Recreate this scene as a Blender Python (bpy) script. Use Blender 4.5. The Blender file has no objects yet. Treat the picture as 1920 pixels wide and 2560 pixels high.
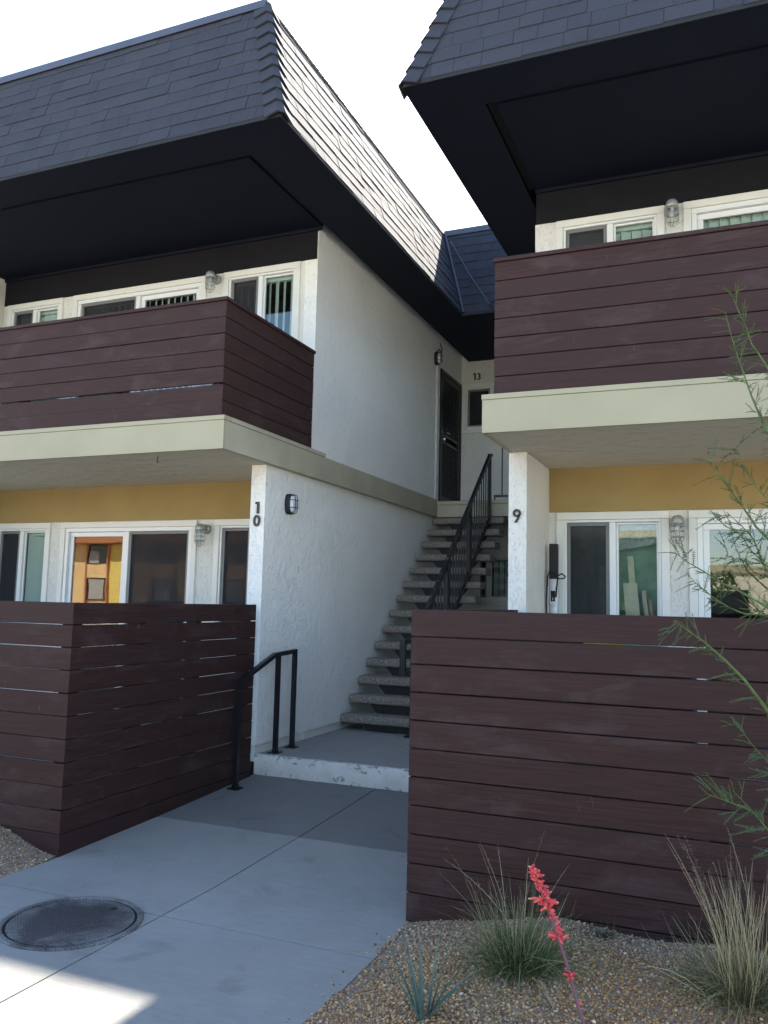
import bpy, math, random
import numpy as np
from mathutils import Matrix, Vector

random.seed(7); RNG = np.random.default_rng(7)
SC = bpy.context.scene
COL = SC.collection
PI = math.pi

# ------------------------------------------------------------------ camera
def cam_basis(yaw, pitch, roll):
    y, p, r = map(math.radians, (yaw, pitch, roll))
    fw = Vector((-math.sin(y)*math.cos(p), math.cos(y)*math.cos(p), math.sin(p)))
    rt = Vector((math.cos(y), math.sin(y), 0)); up = rt.cross(fw)
    c, s = math.cos(r), math.sin(r)
    return c*rt + s*up, -s*rt + c*up, fw
CAM_LOC = Vector((1.5807, -4.2111, 1.643))
rt, up, fw = cam_basis(22.6471, 6.2076, 1.3391)
cd = bpy.data.cameras.new('camera'); cam = bpy.data.objects.new('camera', cd); COL.objects.link(cam)
cam.matrix_world = Matrix(((rt.x, up.x, -fw.x, CAM_LOC.x), (rt.y, up.y, -fw.y, CAM_LOC.y), (rt.z, up.z, -fw.z, CAM_LOC.z), (0, 0, 0, 1)))
cd.sensor_fit = 'HORIZONTAL'; cd.sensor_width = 36.0; cd.lens = 36.0*2072.08/1920.0
cd.clip_start = 0.05; cd.clip_end = 2000
SC.camera = cam

# ------------------------------------------------------------------ sky, sun, exposure
SUN_ELEV = math.radians(41.5)
SUN_AZ = math.radians(0.0)                     # measured from +Y towards +X
world = bpy.data.worlds.new('World'); SC.world = world; world.use_nodes = True
wn = world.node_tree.nodes; wl = world.node_tree.links
sky = wn.new('ShaderNodeTexSky'); sky.sky_type = 'NISHITA'; sky.sun_disc = False
sky.sun_elevation = SUN_ELEV; sky.sun_rotation = SUN_AZ
sky.air_density = 1.0; sky.dust_density = 0.8; sky.ozone_density = 1.0
bg = wn['Background']; bg.inputs['Strength'].default_value = 0.15
wl.new(sky.outputs['Color'], bg.inputs['Color'])
sd = bpy.data.lights.new('sun', 'SUN'); sd.energy = 4.8; sd.angle = math.radians(0.53); sd.color = (1.0, 0.93, 0.82)
sun = bpy.data.objects.new('sun', sd); COL.objects.link(sun)
S_DIR = Vector((math.sin(SUN_AZ)*math.cos(SUN_ELEV), math.cos(SUN_AZ)*math.cos(SUN_ELEV), math.sin(SUN_ELEV)))
sun.rotation_euler = S_DIR.to_track_quat('Z', 'Y').to_euler(); sun.location = S_DIR*60
SC.view_settings.view_transform = 'Standard'; SC.view_settings.look = 'None'
SC.view_settings.exposure = 1.96; SC.view_settings.gamma = 1.0; SC.view_settings.use_curve_mapping = False
SC.render.engine = 'CYCLES'
SC.cycles.use_denoising = True
SC.cycles.max_bounces = 8; SC.cycles.diffuse_bounces = 4; SC.cycles.glossy_bounces = 4; SC.cycles.transparent_max_bounces = 16
SC.cycles.caustics_reflective = False; SC.cycles.caustics_refractive = False

# ------------------------------------------------------------------ node helpers and materials
class NT:
    def __init__(s, name):
        s.m = bpy.data.materials.new(name); s.m.use_nodes = True
        s.t = s.m.node_tree; s.b = s.t.nodes['Principled BSDF']; s.out = s.t.nodes['Material Output']
        s.tc = s.t.nodes.new('ShaderNodeTexCoord')
    def n(s, typ, **k):
        x = s.t.nodes.new('ShaderNode'+typ)
        for a, v in k.items():
            if hasattr(x, a): setattr(x, a, v)
            else: x.inputs[a].default_value = v
        return x
    def l(s, a, b): s.t.links.new(a, b)
    def coord(s, scale=(1, 1, 1), src='Object'):
        mp = s.n('Mapping'); mp.inputs['Scale'].default_value = scale
        s.l(s.tc.outputs[src], mp.inputs['Vector']); return mp.outputs['Vector']
    def noise(s, scale, detail=4, rough=0.55, vec=None, dist=0.0):
        x = s.n('TexNoise'); x.inputs['Scale'].default_value = scale; x.inputs['Detail'].default_value = detail
        x.inputs['Roughness'].default_value = rough; x.inputs['Distortion'].default_value = dist
        s.l(vec if vec is not None else s.coord(), x.inputs['Vector']); return x.outputs['Fac']
    def voro(s, scale, vec=None, feature='F1', out='Distance'):
        x = s.n('TexVoronoi', feature=feature); x.inputs['Scale'].default_value = scale
        s.l(vec if vec is not None else s.coord(), x.inputs['Vector']); return x.outputs[out]
    def ramp(s, fac, stops):
        x = s.n('ValToRGB'); e = x.color_ramp.elements
        while len(e) < len(stops): e.new(0.5)
        for i, (p, c) in enumerate(stops):
            e[i].position = p; e[i].color = (c, c, c, 1) if not hasattr(c, '__len__') else (*c, 1)
        s.l(fac, x.inputs['Fac']); return x.outputs['Color']
    def mix(s, fac, a, b, mode='MIX'):
        x = s.n('Mix', data_type='RGBA', blend_type=mode)
        for sock, v in ((x.inputs[0], fac), (x.inputs[6], a), (x.inputs[7], b)):
            if isinstance(v, (int, float)): sock.default_value = v
            elif isinstance(v, tuple): sock.default_value = (*v, 1)
            else: s.l(v, sock)
        return x.outputs[2]
    def math(s, op, a, b=0.0):
        x = s.n('Math', operation=op)
        for sock, v in ((x.inputs[0], a), (x.inputs[1], b)):
            if isinstance(v, (int, float)): sock.default_value = v
            else: s.l(v, sock)
        return x.outputs[0]
    def rnd(s): return s.n('ObjectInfo').outputs['Random']
    def col(s, v):
        if isinstance(v, tuple): s.b.inputs['Base Color'].default_value = (*v, 1)
        else: s.l(v, s.b.inputs['Base Color'])
    def rough(s, v, spec=0.5):
        if isinstance(v, (int, float)): s.b.inputs['Roughness'].default_value = v
        else: s.l(v, s.b.inputs['Roughness'])
        s.b.inputs['Specular IOR Level'].default_value = spec
    def bump(s, h, dist=0.01, strength=1.0, prev=None):
        x = s.n('Bump'); x.inputs['Strength'].default_value = strength; x.inputs['Distance'].default_value = dist
        s.l(h, x.inputs['Height'])
        if prev is not None: s.l(prev, x.inputs['Normal'])
        s.l(x.outputs['Normal'], s.b.inputs['Normal']); return x.outputs['Normal']

M = {}
def simple(name, c, rough=0.5, spec=0.5, metal=0.0, var=0.12, scale=12, bump=0.0, bscale=80):
    t = NT(name); f = t.noise(scale, 5)
    lo = tuple(x*(1-var) for x in c); hi = tuple(min(1, x*(1+var)) for x in c)
    t.col(t.ramp(f, [(0.3, lo), (0.7, hi)])); t.rough(rough, spec); t.b.inputs['Metallic'].default_value = metal
    if bump: t.bump(t.noise(bscale, 3), bump)
    M[name] = t.m; return t

def stucco(name, c, dirt=0.12, flecks=0.005):
    t = NT(name)
    big = t.noise(1.3, 5); fine = t.noise(70, 5, 0.65)
    v1 = t.coord((1, 1, 0.4))
    patch = t.ramp(t.noise(2.4, 3), [(0.38, 0.25), (0.62, 1.0)])
    blob = t.math('MULTIPLY', patch, t.ramp(t.noise(30, 3, 0.55, v1, 0.5), [(0.57, 0.0), (0.66, 1.0)]))
    blob2 = t.ramp(t.noise(52, 2, 0.5, t.coord((1, 1, 0.55)), 0.4), [(0.58, 0.0), (0.68, 1.0)])
    hol = t.ramp(t.noise(10, 3, 0.5, None, 0.3), [(0.3, 0.0), (0.6, 1.0)])
    h = t.math('ADD', t.math('ADD', t.math('MULTIPLY', blob, 0.6), t.math('MULTIPLY', blob2, 0.5)), t.math('ADD', t.math('MULTIPLY', fine, 0.5), t.math('MULTIPLY', hol, 0.5)))
    t.bump(h, flecks)
    cc = t.mix(t.ramp(big, [(0.35, 0.0), (0.75, 1.0)]), c, tuple(x*(1-dirt) for x in c))
    pit = t.ramp(t.noise(44, 2, 0.5), [(0.70, 0.0), (0.76, 0.4)])
    cc = t.mix(pit, cc, tuple(x*0.45 for x in c))
    t.col(cc); t.rough(0.85, 0.3)
    M[name] = t.m
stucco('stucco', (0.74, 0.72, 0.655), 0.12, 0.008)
stucco('stucco_lightened', (0.86, 0.845, 0.79), 0.08, 0.0088)  # same white stucco, colour lightened to offset weak light on the stair side
simple('yellow_wall', (0.345, 0.245, 0.10), 0.8, 0.3, var=0.09, scale=2.2, bump=0.002)
simple('black_wall', (0.0105, 0.0105, 0.0135), 0.8, 0.18, var=0.15, scale=6, bump=0.002)
simple('soffit', (0.0065, 0.0085, 0.0175), 0.75, 0.18, var=0.12, scale=4, bump=0.002)
simple('fascia', (0.36, 0.323, 0.205), 0.45, 0.4, var=0.07, scale=1.7, bump=0.0008, bscale=150)
simple('fascia_weak_light', (0.40, 0.365, 0.26), 0.6, 0.4, var=0.10, scale=3, bump=0.001, bscale=150)  # fascia paint again, toned in colour for the weaker light on these boards
simple('white_paint', (0.74, 0.725, 0.665), 0.4, 0.45, var=0.04, scale=4)
simple('vinyl', (0.78, 0.78, 0.76), 0.3, 0.5, var=0.02, scale=4)
simple('grey_frame', (0.17, 0.17, 0.165), 0.45, 0.5, var=0.05)
simple('black_metal', (0.008, 0.008, 0.010), 0.35, 0.5, var=0.2, scale=20, bump=0.0006, bscale=200)
simple('black_matte', (0.012, 0.012, 0.013), 0.6, 0.4, var=0.2)
simple('bronze', (0.035, 0.03, 0.026), 0.5, 0.5, metal=0.3, var=0.3, scale=30)
simple('galvanised', (0.34, 0.34, 0.33), 0.45, 0.5, metal=0.35, var=0.2, scale=40, bump=0.0006)
simple('rosette', (0.09, 0.09, 0.09), 0.4, 0.5, metal=0.4)
simple('chrome', (0.75, 0.75, 0.75), 0.15, 0.5, metal=1.0, var=0.02)
simple('flashing', (0.062, 0.064, 0.082), 0.42, 0.5, var=0.12, scale=3, bump=0.001, bscale=8)
simple('underlay', (0.02, 0.02, 0.021), 0.9, 0.2)
simple('room', (0.20, 0.19, 0.18), 0.9, 0.2, var=0.1)
simple('room_floor', (0.10, 0.08, 0.06), 0.6, 0.3, var=0.2)
simple('conduit', (0.55, 0.55, 0.53), 0.5, 0.4, var=0.06)
simple('digit', (0.016, 0.015, 0.014), 0.4, 0.5, var=0.2)
simple('strap', (0.02, 0.02, 0.02), 0.8, 0.2)
simple('plastic', (0.55, 0.57, 0.58), 0.25, 0.5, var=0.2, scale=30)
simple('wood', (0.62, 0.42, 0.27), 0.6, 0.3, var=0.2, scale=8)
simple('wood_pale', (0.78, 0.66, 0.50), 0.6, 0.3, var=0.15, scale=8)
simple('teal', (0.30, 0.46, 0.38), 0.8, 0.3, var=0.3, scale=5)
simple('yellow_lid', (0.62, 0.50, 0.05), 0.5, 0.4)
simple('hi_vis', (0.65, 0.75, 0.05), 0.6, 0.3)
simple('red_paint', (0.30, 0.03, 0.03), 0.4, 0.5)
simple('blind', (0.74, 0.82, 0.78), 0.6, 0.3, var=0.05)
simple('frost', (0.62, 0.63, 0.65), 0.35, 0.5, var=0.03)
simple('bark', (0.095, 0.125, 0.04), 0.8, 0.3, var=0.25, scale=30, bump=0.002)
simple('bark_brown', (0.12, 0.09, 0.06), 0.9, 0.2, var=0.3, scale=20, bump=0.004)
simple('leaflet', (0.055, 0.085, 0.035), 0.6, 0.3, var=0.3, scale=9)
simple('tree_leaf', (0.06, 0.11, 0.035), 0.6, 0.3, var=0.4, scale=3)
simple('yucca_leaf', (0.10, 0.155, 0.125), 0.5, 0.4, var=0.25, scale=14)
simple('stalk', (0.17, 0.07, 0.085), 0.5, 0.4, var=0.2, scale=30)
t_ = NT('flower'); t_.col(t_.mix(t_.rnd(), (0.55, 0.045, 0.055), (0.78, 0.13, 0.12))); t_.rough(0.55, 0.35)
t_.b.inputs['Subsurface Weight'].default_value = 0.15; t_.b.inputs['Subsurface Radius'].default_value = (.01, .003, .003); M['flower'] = t_.m
simple('petal_tip', (0.75, 0.55, 0.18), 0.5, 0.4)
simple('yellow_facade', (0.80, 0.52, 0.25), 0.85, 0.2, var=0.06, scale=1)
simple('reflection_green', (0.030, 0.055, 0.042), 0.85, 0.2, var=0.1, scale=1)
simple('gold_facade', (0.78, 0.58, 0.16), 0.85, 0.2, var=0.06, scale=1)
simple('orange_trim', (0.46, 0.19, 0.09), 0.8, 0.2, var=0.15, scale=2)
simple('pale_facade', (0.56, 0.52, 0.40), 0.85, 0.2, var=0.06, scale=1)
simple('dark_glass', (0.02, 0.025, 0.03), 0.08, 0.8)
simple('curtain', (0.40, 0.36, 0.33), 0.8, 0.2, var=0.3, scale=14)

def slat_mat():
    t = NT('slat'); r = t.rnd()
    off = t.n('VectorMath', operation='ADD'); t.l(t.tc.outputs['Object'], off.inputs[0])
    cx = t.n('CombineXYZ'); t.l(t.math('MULTIPLY', r, 73.0), cx.inputs[0]); t.l(t.math('MULTIPLY', r, 19.0), cx.inputs[2]); t.l(cx.outputs[0], off.inputs[1])
    def C(sc):
        mp = t.n('Mapping'); mp.inputs['Scale'].default_value = sc; t.l(off.outputs[0], mp.inputs['Vector']); return mp.outputs['Vector']
    g = t.ramp(t.noise(9, 7, 0.68, C((0.30, 10, 10)), 0.3), [(0.30, 0.0), (0.70, 1.0)])
    base = t.mix(g, (0.017, 0.0068, 0.0060), (0.064, 0.0285, 0.0235))
    base = t.mix(t.math('MULTIPLY', r, 0.4), base, (0.040, 0.0215, 0.0205))
    smear = t.ramp(t.noise(2.2, 6, 0.7, C((0.8, 2, 2)), 0.6), [(0.52, 0.0), (0.78, 0.5)])
    base = t.mix(smear, base, (0.105, 0.075, 0.072))
    scr = t.ramp(t.noise(26, 3, 0.5, C((1.2, 0.4, 0.22)), 1.2), [(0.66, 0.0), (0.72, 0.35)])
    base = t.mix(t.math('MULTIPLY', scr, t.ramp(t.noise(1.3, 2, 0.5, C((1, 1, 1))), [(0.56, 0.0), (0.64, 1.0)])), base, (0.20, 0.155, 0.15))
    t.col(base); t.rough(t.ramp(g, [(0.2, 0.55), (0.8, 0.7)]), 0.22)
    t.bump(t.noise(55, 4, 0.6, C((0.06, 3, 3))), 0.002)
    M['slat'] = t.m
slat_mat()
def shingle_mat():
    t = NT('shingle'); r = t.rnd(); pos = t.n('NewGeometry').outputs['Position']
    gr = t.noise(190, 2, 0.7, pos); st = t.noise(4, 5, 0.6, pos)
    b = t.mix(t.ramp(gr, [(0.3, 0.0), (0.7, 1.0)]), (0.018, 0.021, 0.030), (0.058, 0.061, 0.078))
    b = t.mix(t.math('MULTIPLY', r, 0.6), b, (0.052, 0.054, 0.066))
    b = t.mix(t.ramp(st, [(0.35, 0.0), (0.7, 0.35)]), b, (0.030, 0.031, 0.038))
    t.col(b); t.rough(0.88, 0.28); t.bump(gr, 0.002)
    M['shingle'] = t.m
shingle_mat()
def concrete(name, c, dark, joints=0.0):
    t = NT(name); r = t.rnd()
    m1 = t.noise(1.3, 8, 0.66, None, 0.5); m2 = t.noise(11, 6, 0.65); fine = t.noise(260, 3, 0.7)
    sw = t.noise(5, 6, 0.68, t.coord((1.0, 9, 1)))
    b = t.mix(t.ramp(m1, [(0.32, 0.0), (0.68, 1.0)]), c, dark)
    b = t.mix(t.ramp(t.noise(0.8, 3, 0.5, t.coord((1, 0.7, 1))), [(0.40, 0.0), (0.62, 0.55)]), b, (c[0]*1.02, c[1]*0.97, c[2]*0.88))
    b = t.mix(t.math('MULTIPLY', t.ramp(m2, [(0.35, 0.0), (0.7, 1.0)]), 0.42), b, tuple(x*0.74 for x in c))
    b = t.mix(t.math('MULTIPLY', t.ramp(sw, [(0.35, 0.0), (0.65, 1.0)]), 0.30), b, tuple(x*1.18 for x in c))
    b = t.mix(t.ramp(t.noise(2.7, 4, 0.6, None, 0.5), [(0.60, 0.0), (0.72, 0.5)]), b, tuple(x*0.62 for x in dark))
    gum = t.ramp(t.voro(3.1), [(0.020, 1.0), (0.030, 0.0)]); spk = t.ramp(t.voro(17), [(0.05, 1.0), (0.09, 0.0)])
    b = t.mix(t.math('MULTIPLY', gum, 0.75), b, tuple(x*0.35 for x in dark))
    b = t.mix(t.math('MULTIPLY', spk, t.ramp(t.noise(1.9, 2), [(0.5, 0.0), (0.62, 0.55)])), b, tuple(x*0.45 for x in dark))
    b = t.mix(t.math('MULTIPLY', fine, 0.25), b, tuple(x*0.8 for x in dark))
    b = t.mix(t.math('MULTIPLY', r, 0.22), b, dark)
    t.col(b); t.rough(0.85, 0.3); t.bump(t.math('ADD', fine, t.math('MULTIPLY', sw, 1.2)), 0.002)
    M[name] = t.m
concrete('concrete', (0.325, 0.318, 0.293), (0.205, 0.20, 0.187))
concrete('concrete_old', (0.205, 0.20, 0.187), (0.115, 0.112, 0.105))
concrete('patio', (0.30, 0.29, 0.27), (0.22, 0.21, 0.20))
def misc_mats():
    t = NT('peeling')                                   # painted step face, chipped
    gz = t.n('SeparateXYZ'); t.l(t.tc.outputs['Object'], gz.inputs[0])
    edge = t.math('MULTIPLY', t.math('ABSOLUTE', t.math('SUBTRACT', gz.outputs[2], 0.175)), 1.1)
    chip = t.ramp(t.math('ADD', t.noise(21, 7, 0.72, None, 0.5), edge), [(0.648, 0.0), (0.675, 1.0)])
    st = t.noise(2.5, 5)
    b = t.mix(t.ramp(st, [(0.35, 0.0), (0.7, 0.75)]), (0.66, 0.63, 0.57), (0.44, 0.42, 0.38))
    b = t.mix(chip, b, (0.24, 0.235, 0.215)); t.col(b); t.rough(0.8, 0.3)
    t.bump(t.math('SUBTRACT', t.math('MULTIPLY', t.noise(40, 3), 0.3), chip), 0.004); M['peeling'] = t.m
    t = NT('aggregate')                                 # exposed-aggregate treads
    v = t.voro(75, None, 'F1', 'Color'); d = t.voro(75)
    b = t.mix(t.ramp(d, [(0.0, 1.0), (0.55, 0.0)]), (0.13, 0.115, 0.095), v)
    hs = t.n('HueSaturation'); hs.inputs['Saturation'].default_value = 0.25; hs.inputs['Value'].default_value = 0.8; t.l(b, hs.inputs['Color'])
    t.col(t.mix(0.45, hs.outputs['Color'], (0.27, 0.205, 0.135))); t.rough(0.75, 0.4); t.bump(t.math('SUBTRACT', 1.0, d), 0.004); M['aggregate'] = t.m
    t = NT('slab_soffit')                               # rough trowelled underside
    st = t.noise(14, 5, 0.62, t.coord((0.35, 1.4, 1)), 0.7)
    fl = t.ramp(t.noise(19, 4, 0.55, t.coord((0.28, 1.5, 1)), 1.3), [(0.60, 0.0), (0.635, 1.0), (0.67, 0.0)])
    b = t.mix(st, (0.60, 0.54, 0.41), (0.72, 0.655, 0.52)); b = t.mix(t.math('MULTIPLY', fl, 0.75), b, (0.80, 0.77, 0.70))
    t.col(b); t.rough(0.9, 0.2); t.bump(t.math('ADD', st, fl), 0.008); M['slab_soffit'] = t.m
    t = NT('cast_iron')
    tr = t.n('TexWave', wave_type='BANDS', bands_direction='X'); tr.inputs['Scale'].default_value = 16; t.l(t.coord(), tr.inputs['Vector'])
    t2 = t.n('TexWave', wave_type='BANDS', bands_direction='Y'); t2.inputs['Scale'].default_value = 16; t.l(t.coord(), t2.inputs['Vector'])
    pat = t.math('MULTIPLY', tr.outputs['Fac'], t2.outputs['Fac'])
    du = t.noise(3.0, 6, 0.68, None, 0.5)
    dv = t.n('VectorMath', operation='DISTANCE'); t.l(t.tc.outputs['Object'], dv.inputs[0]); dv.inputs[1].default_value = (-1.49, -0.77, 0)
    du = t.math('ADD', du, t.math('MULTIPLY', t.math('SUBTRACT', dv.outputs['Value'], 0.2), 0.9))
    b = t.mix(t.ramp(du, [(0.50, 0.0), (0.70, 0.85)]), (0.050, 0.047, 0.048), (0.27, 0.265, 0.25))
    b = t.mix(t.ramp(pat, [(0.2, 0.45), (0.7, 0.0)]), b, (0.035, 0.03, 0.03))
    t.col(b); t.rough(0.6, 0.5); t.bump(pat, 0.004); M['cast_iron'] = t.m
    t = NT('gravel_bed')
    v = t.voro(60, None, 'F1', 'Color'); d = t.voro(60)
    hs = t.n('HueSaturation'); hs.inputs['Saturation'].default_value = 0.2; hs.inputs['Value'].default_value = 0.4; t.l(v, hs.inputs['Color'])
    t.col(t.mix(0.7, hs.outputs['Color'], (0.22, 0.14, 0.075))); t.rough(0.9, 0.2); t.bump(t.math('SUBTRACT', 1.0, d), 0.01); M['gravel_bed'] = t.m
    t = NT('vcol')                                      # uses per-face colour attribute
    a = t.n('Attribute', attribute_name='Col'); t.col(a.outputs['Color']); t.rough(0.8, 0.3); M['vcol'] = t.m
    t = NT('lot_concrete'); t.col(t.mix(t.noise(0.3, 6), (0.54, 0.50, 0.43), (0.62, 0.575, 0.49))); t.rough(0.9, 0.3); t.bump(t.noise(90, 3), 0.004); M['lot_concrete'] = t.m
    for nm, ior, tint in (('glass', 0.075, (0.86, 0.90, 0.88)), ('jar_glass', 0.04, (0.93, 0.95, 0.94))):
        t = NT(nm); t.t.nodes.remove(t.b)
        lw = t.n('LayerWeight'); lw.inputs['Blend'].default_value = 0.5
        fr = t.math('ADD', ior, t.math('MULTIPLY', t.math('POWER', lw.outputs['Facing'], 5.0), 1.0-ior))
        tr = t.n('BsdfTransparent'); tr.inputs['Color'].default_value = (*tint, 1)
        gl = t.n('BsdfGlossy'); gl.inputs['Roughness'].default_value = 0.01
        wob = t.n('Bump'); wob.inputs['Distance'].default_value = 0.004; wob.inputs['Strength'].default_value = 0.16
        t.l(t.noise(1.6, 2), wob.inputs['Height']); t.l(wob.outputs['Normal'], gl.inputs['Normal'])
        mx = t.n('MixShader'); t.l(fr, mx.inputs[0]); t.l(tr.outputs[0], mx.inputs[1]); t.l(gl.outputs[0], mx.inputs[2])
        t.l(mx.outputs[0], t.out.inputs['Surface']); M[nm] = t.m
    t = NT('screen'); t.t.nodes.remove(t.b)             # insect screen: fine mesh seen as a veil
    tr = t.n('BsdfTransparent'); tr.inputs['Color'].default_value = (1, 1, 1, 1)
    df = t.n('BsdfDiffuse'); df.inputs['Color'].default_value = (0.05, 0.05, 0.055, 1)
    mx = t.n('MixShader'); mx.inputs[0].default_value = 0.52
    t.l(tr.outputs[0], mx.inputs[1]); t.l(df.outputs[0], mx.inputs[2]); t.l(mx.outputs[0], t.out.inputs['Surface']); M['screen'] = t.m
misc_mats()

# ------------------------------------------------------------------ mesh and object helpers
class MB:
    def __init__(s): s.v = []; s.f = []
    def add(s, vs, fs):
        o = len(s.v); s.v.extend(tuple(p) for p in vs); s.f.extend(tuple(i+o for i in f) for f in fs); return s
    def box(s, x0, x1, y0, y1, z0, z1):
        return s.add([(x0,y0,z0),(x1,y0,z0),(x1,y1,z0),(x0,y1,z0),(x0,y0,z1),(x1,y0,z1),(x1,y1,z1),(x0,y1,z1)],
                     [(0,3,2,1),(4,5,6,7),(0,1,5,4),(1,2,6,5),(2,3,7,6),(3,0,4,7)])
    def cbox(s, x0, x1, y0, y1, z0, z1, c=0.003):
        """box with chamfered edges"""
        lo = (x0,y0,z0); hi = (x1,y1,z1); vs = []; idx = {}
        for sx in (0,1):
            for sy in (0,1):
                for sz in (0,1):
                    for ax in range(3):
                        p = []
                        for a, sgn in enumerate((sx, sy, sz)):
                            e = hi[a] if sgn else lo[a]
                            if a != ax: e += -c if sgn else c
                            p.append(e)
                        idx[(sx,sy,sz,ax)] = len(vs); vs.append(tuple(p))
        fs = []
        for ax in range(3):
            b, d = [a for a in range(3) if a != ax]
            for sg in (0,1):
                q = []
                for (sb, s_d) in ((0,0),(1,0),(1,1),(0,1)):
                    k = [0,0,0]; k[ax] = sg; k[b] = sb; k[d] = s_d; q.append(idx[(*k, ax)])
                fs.append(tuple(q))
        for ax in range(3):                                  # edge chamfers along ax
            b, d = [a for a in range(3) if a != ax]
            for sb in (0,1):
                for s_d in (0,1):
                    q = []
                    for sa, face in ((0,b),(1,b),(1,d),(0,d)):
                        k = [0,0,0]; k[ax] = sa; k[b] = sb; k[d] = s_d; q.append(idx[(*k, face)])
                    fs.append(tuple(q))
        for sx in (0,1):
            for sy in (0,1):
                for sz in (0,1): fs.append(tuple(idx[(sx,sy,sz,a)] for a in range(3)))
        return s.add(vs, fs)
    def tube(s, pts, r, n=8, cap=True, square=False):
        pts = [Vector(p) for p in pts]; rs = r if hasattr(r, '__len__') else [r]*len(pts)
        vs = []; fs = []; prev = None
        for i, p in enumerate(pts):
            d = (pts[min(i+1, len(pts)-1)] - pts[max(i-1, 0)]).normalized()
            if prev is None:
                a = Vector((0,0,1)) if abs(d.z) < 0.9 else Vector((1,0,0))
                x = d.cross(a).normalized()
            else: x = (prev - d*prev.dot(d)).normalized()
            prev = x; y = d.cross(x)
            sc = 1.0
            if 0 < i < len(pts)-1:
                d1 = (p-pts[i-1]).normalized(); c = max(0.4, d1.dot(d)); sc = 1/c if square else 1.0
            for k in range(n):
                t = 2*PI*(k+(0.5 if square else 0))/n; rr = rs[i]*(1.414*sc if square else 1)
                vs.append(p + x*math.cos(t)*rr + y*math.sin(t)*rr)
        for i in range(len(pts)-1):
            for k in range(n):
                fs.append((i*n+k, i*n+(k+1)%n, (i+1)*n+(k+1)%n, (i+1)*n+k))
        if cap: fs += [tuple(range(n))[::-1], tuple((len(pts)-1)*n+k for k in range(n))]
        return s.add(vs, fs)
    def lathe(s, prof, cx, cy, n=20, axis='z', base=(0,0,0)):
        vs = []; fs = []
        for (r, h) in prof:
            for k in range(n):
                t = 2*PI*k/n; a, b = r*math.cos(t), r*math.sin(t)
                if axis == 'z': vs.append((cx+a, cy+b, h))
                elif axis == 'y': vs.append((cx+a, h, cy+b))
                else: vs.append((h, cx+a, cy+b))
        for i in range(len(prof)-1):
            for k in range(n): fs.append((i*n+k, i*n+(k+1)%n, (i+1)*n+(k+1)%n, (i+1)*n+k))
        fs += [tuple(range(n))[::-1], tuple((len(prof)-1)*n+k for k in range(n))]
        return s.add(vs, fs)
    def prism(s, poly, f0, f1):
        """poly: list of 2D points; f0/f1 map a 2D point to 3D on each side"""
        n = len(poly); vs = [f0(p) for p in poly]+[f1(p) for p in poly]
        fs = [tuple(range(n))[::-1], tuple(range(n, 2*n))]+[(i, (i+1)%n, n+(i+1)%n, n+i) for i in range(n)]
        return s.add(vs, fs)
    def mesh(s, name, mat, smooth=False, fix=True):
        me = bpy.data.meshes.new(name); me.from_pydata(s.v, [], s.f)
        if fix:
            import bmesh
            bm = bmesh.new(); bm.from_mesh(me); bmesh.ops.recalc_face_normals(bm, faces=bm.faces); bm.to_mesh(me); bm.free()
        if mat is not None: me.materials.append(M[mat])
        if smooth:
            me.polygons.foreach_set('use_smooth', [True]*len(me.polygons))
            me.set_sharp_from_angle(angle=math.radians(40))
        me.update(); return me

ROOT = {}
def place(o, parent):
    COL.objects.link(o)
    if parent is not None:
        o.parent = parent; o.matrix_parent_inverse = Matrix.Translation(-ROOT.get(parent.name, Vector((0,0,0))))
    ROOT[o.name] = Vector((0,0,0))
    return o
def obj(name, mb, mat, parent=None, smooth=False, **tags):
    me = mb if isinstance(mb, bpy.types.Mesh) else mb.mesh(name, mat, smooth)
    o = bpy.data.objects.new(name, me); place(o, parent)
    for k, v in tags.items(): o[k] = v
    return o
def inst(name, me, parent, mat4):
    """object sharing mesh data, placed by a world matrix"""
    o = bpy.data.objects.new(name, me); place(o, parent); o.matrix_basis = mat4; return o
def thing(name, label, cat, loc=(0,0,0), group=None):
    o = bpy.data.objects.new(name, None); COL.objects.link(o); o.location = loc; o.empty_display_size = 0.1
    ROOT[o.name] = Vector(loc); o['label'] = label; o['category'] = cat
    if group: o['group'] = group
    return o
def tag(o, label, cat, group=None):
    o['label'] = label; o['category'] = cat
    if group: o['group'] = group
    return o
def box(x0, x1, y0, y1, z0, z1, c=0): return MB().cbox(x0,x1,y0,y1,z0,z1,c) if c else MB().box(x0,x1,y0,y1,z0,z1)

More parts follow.
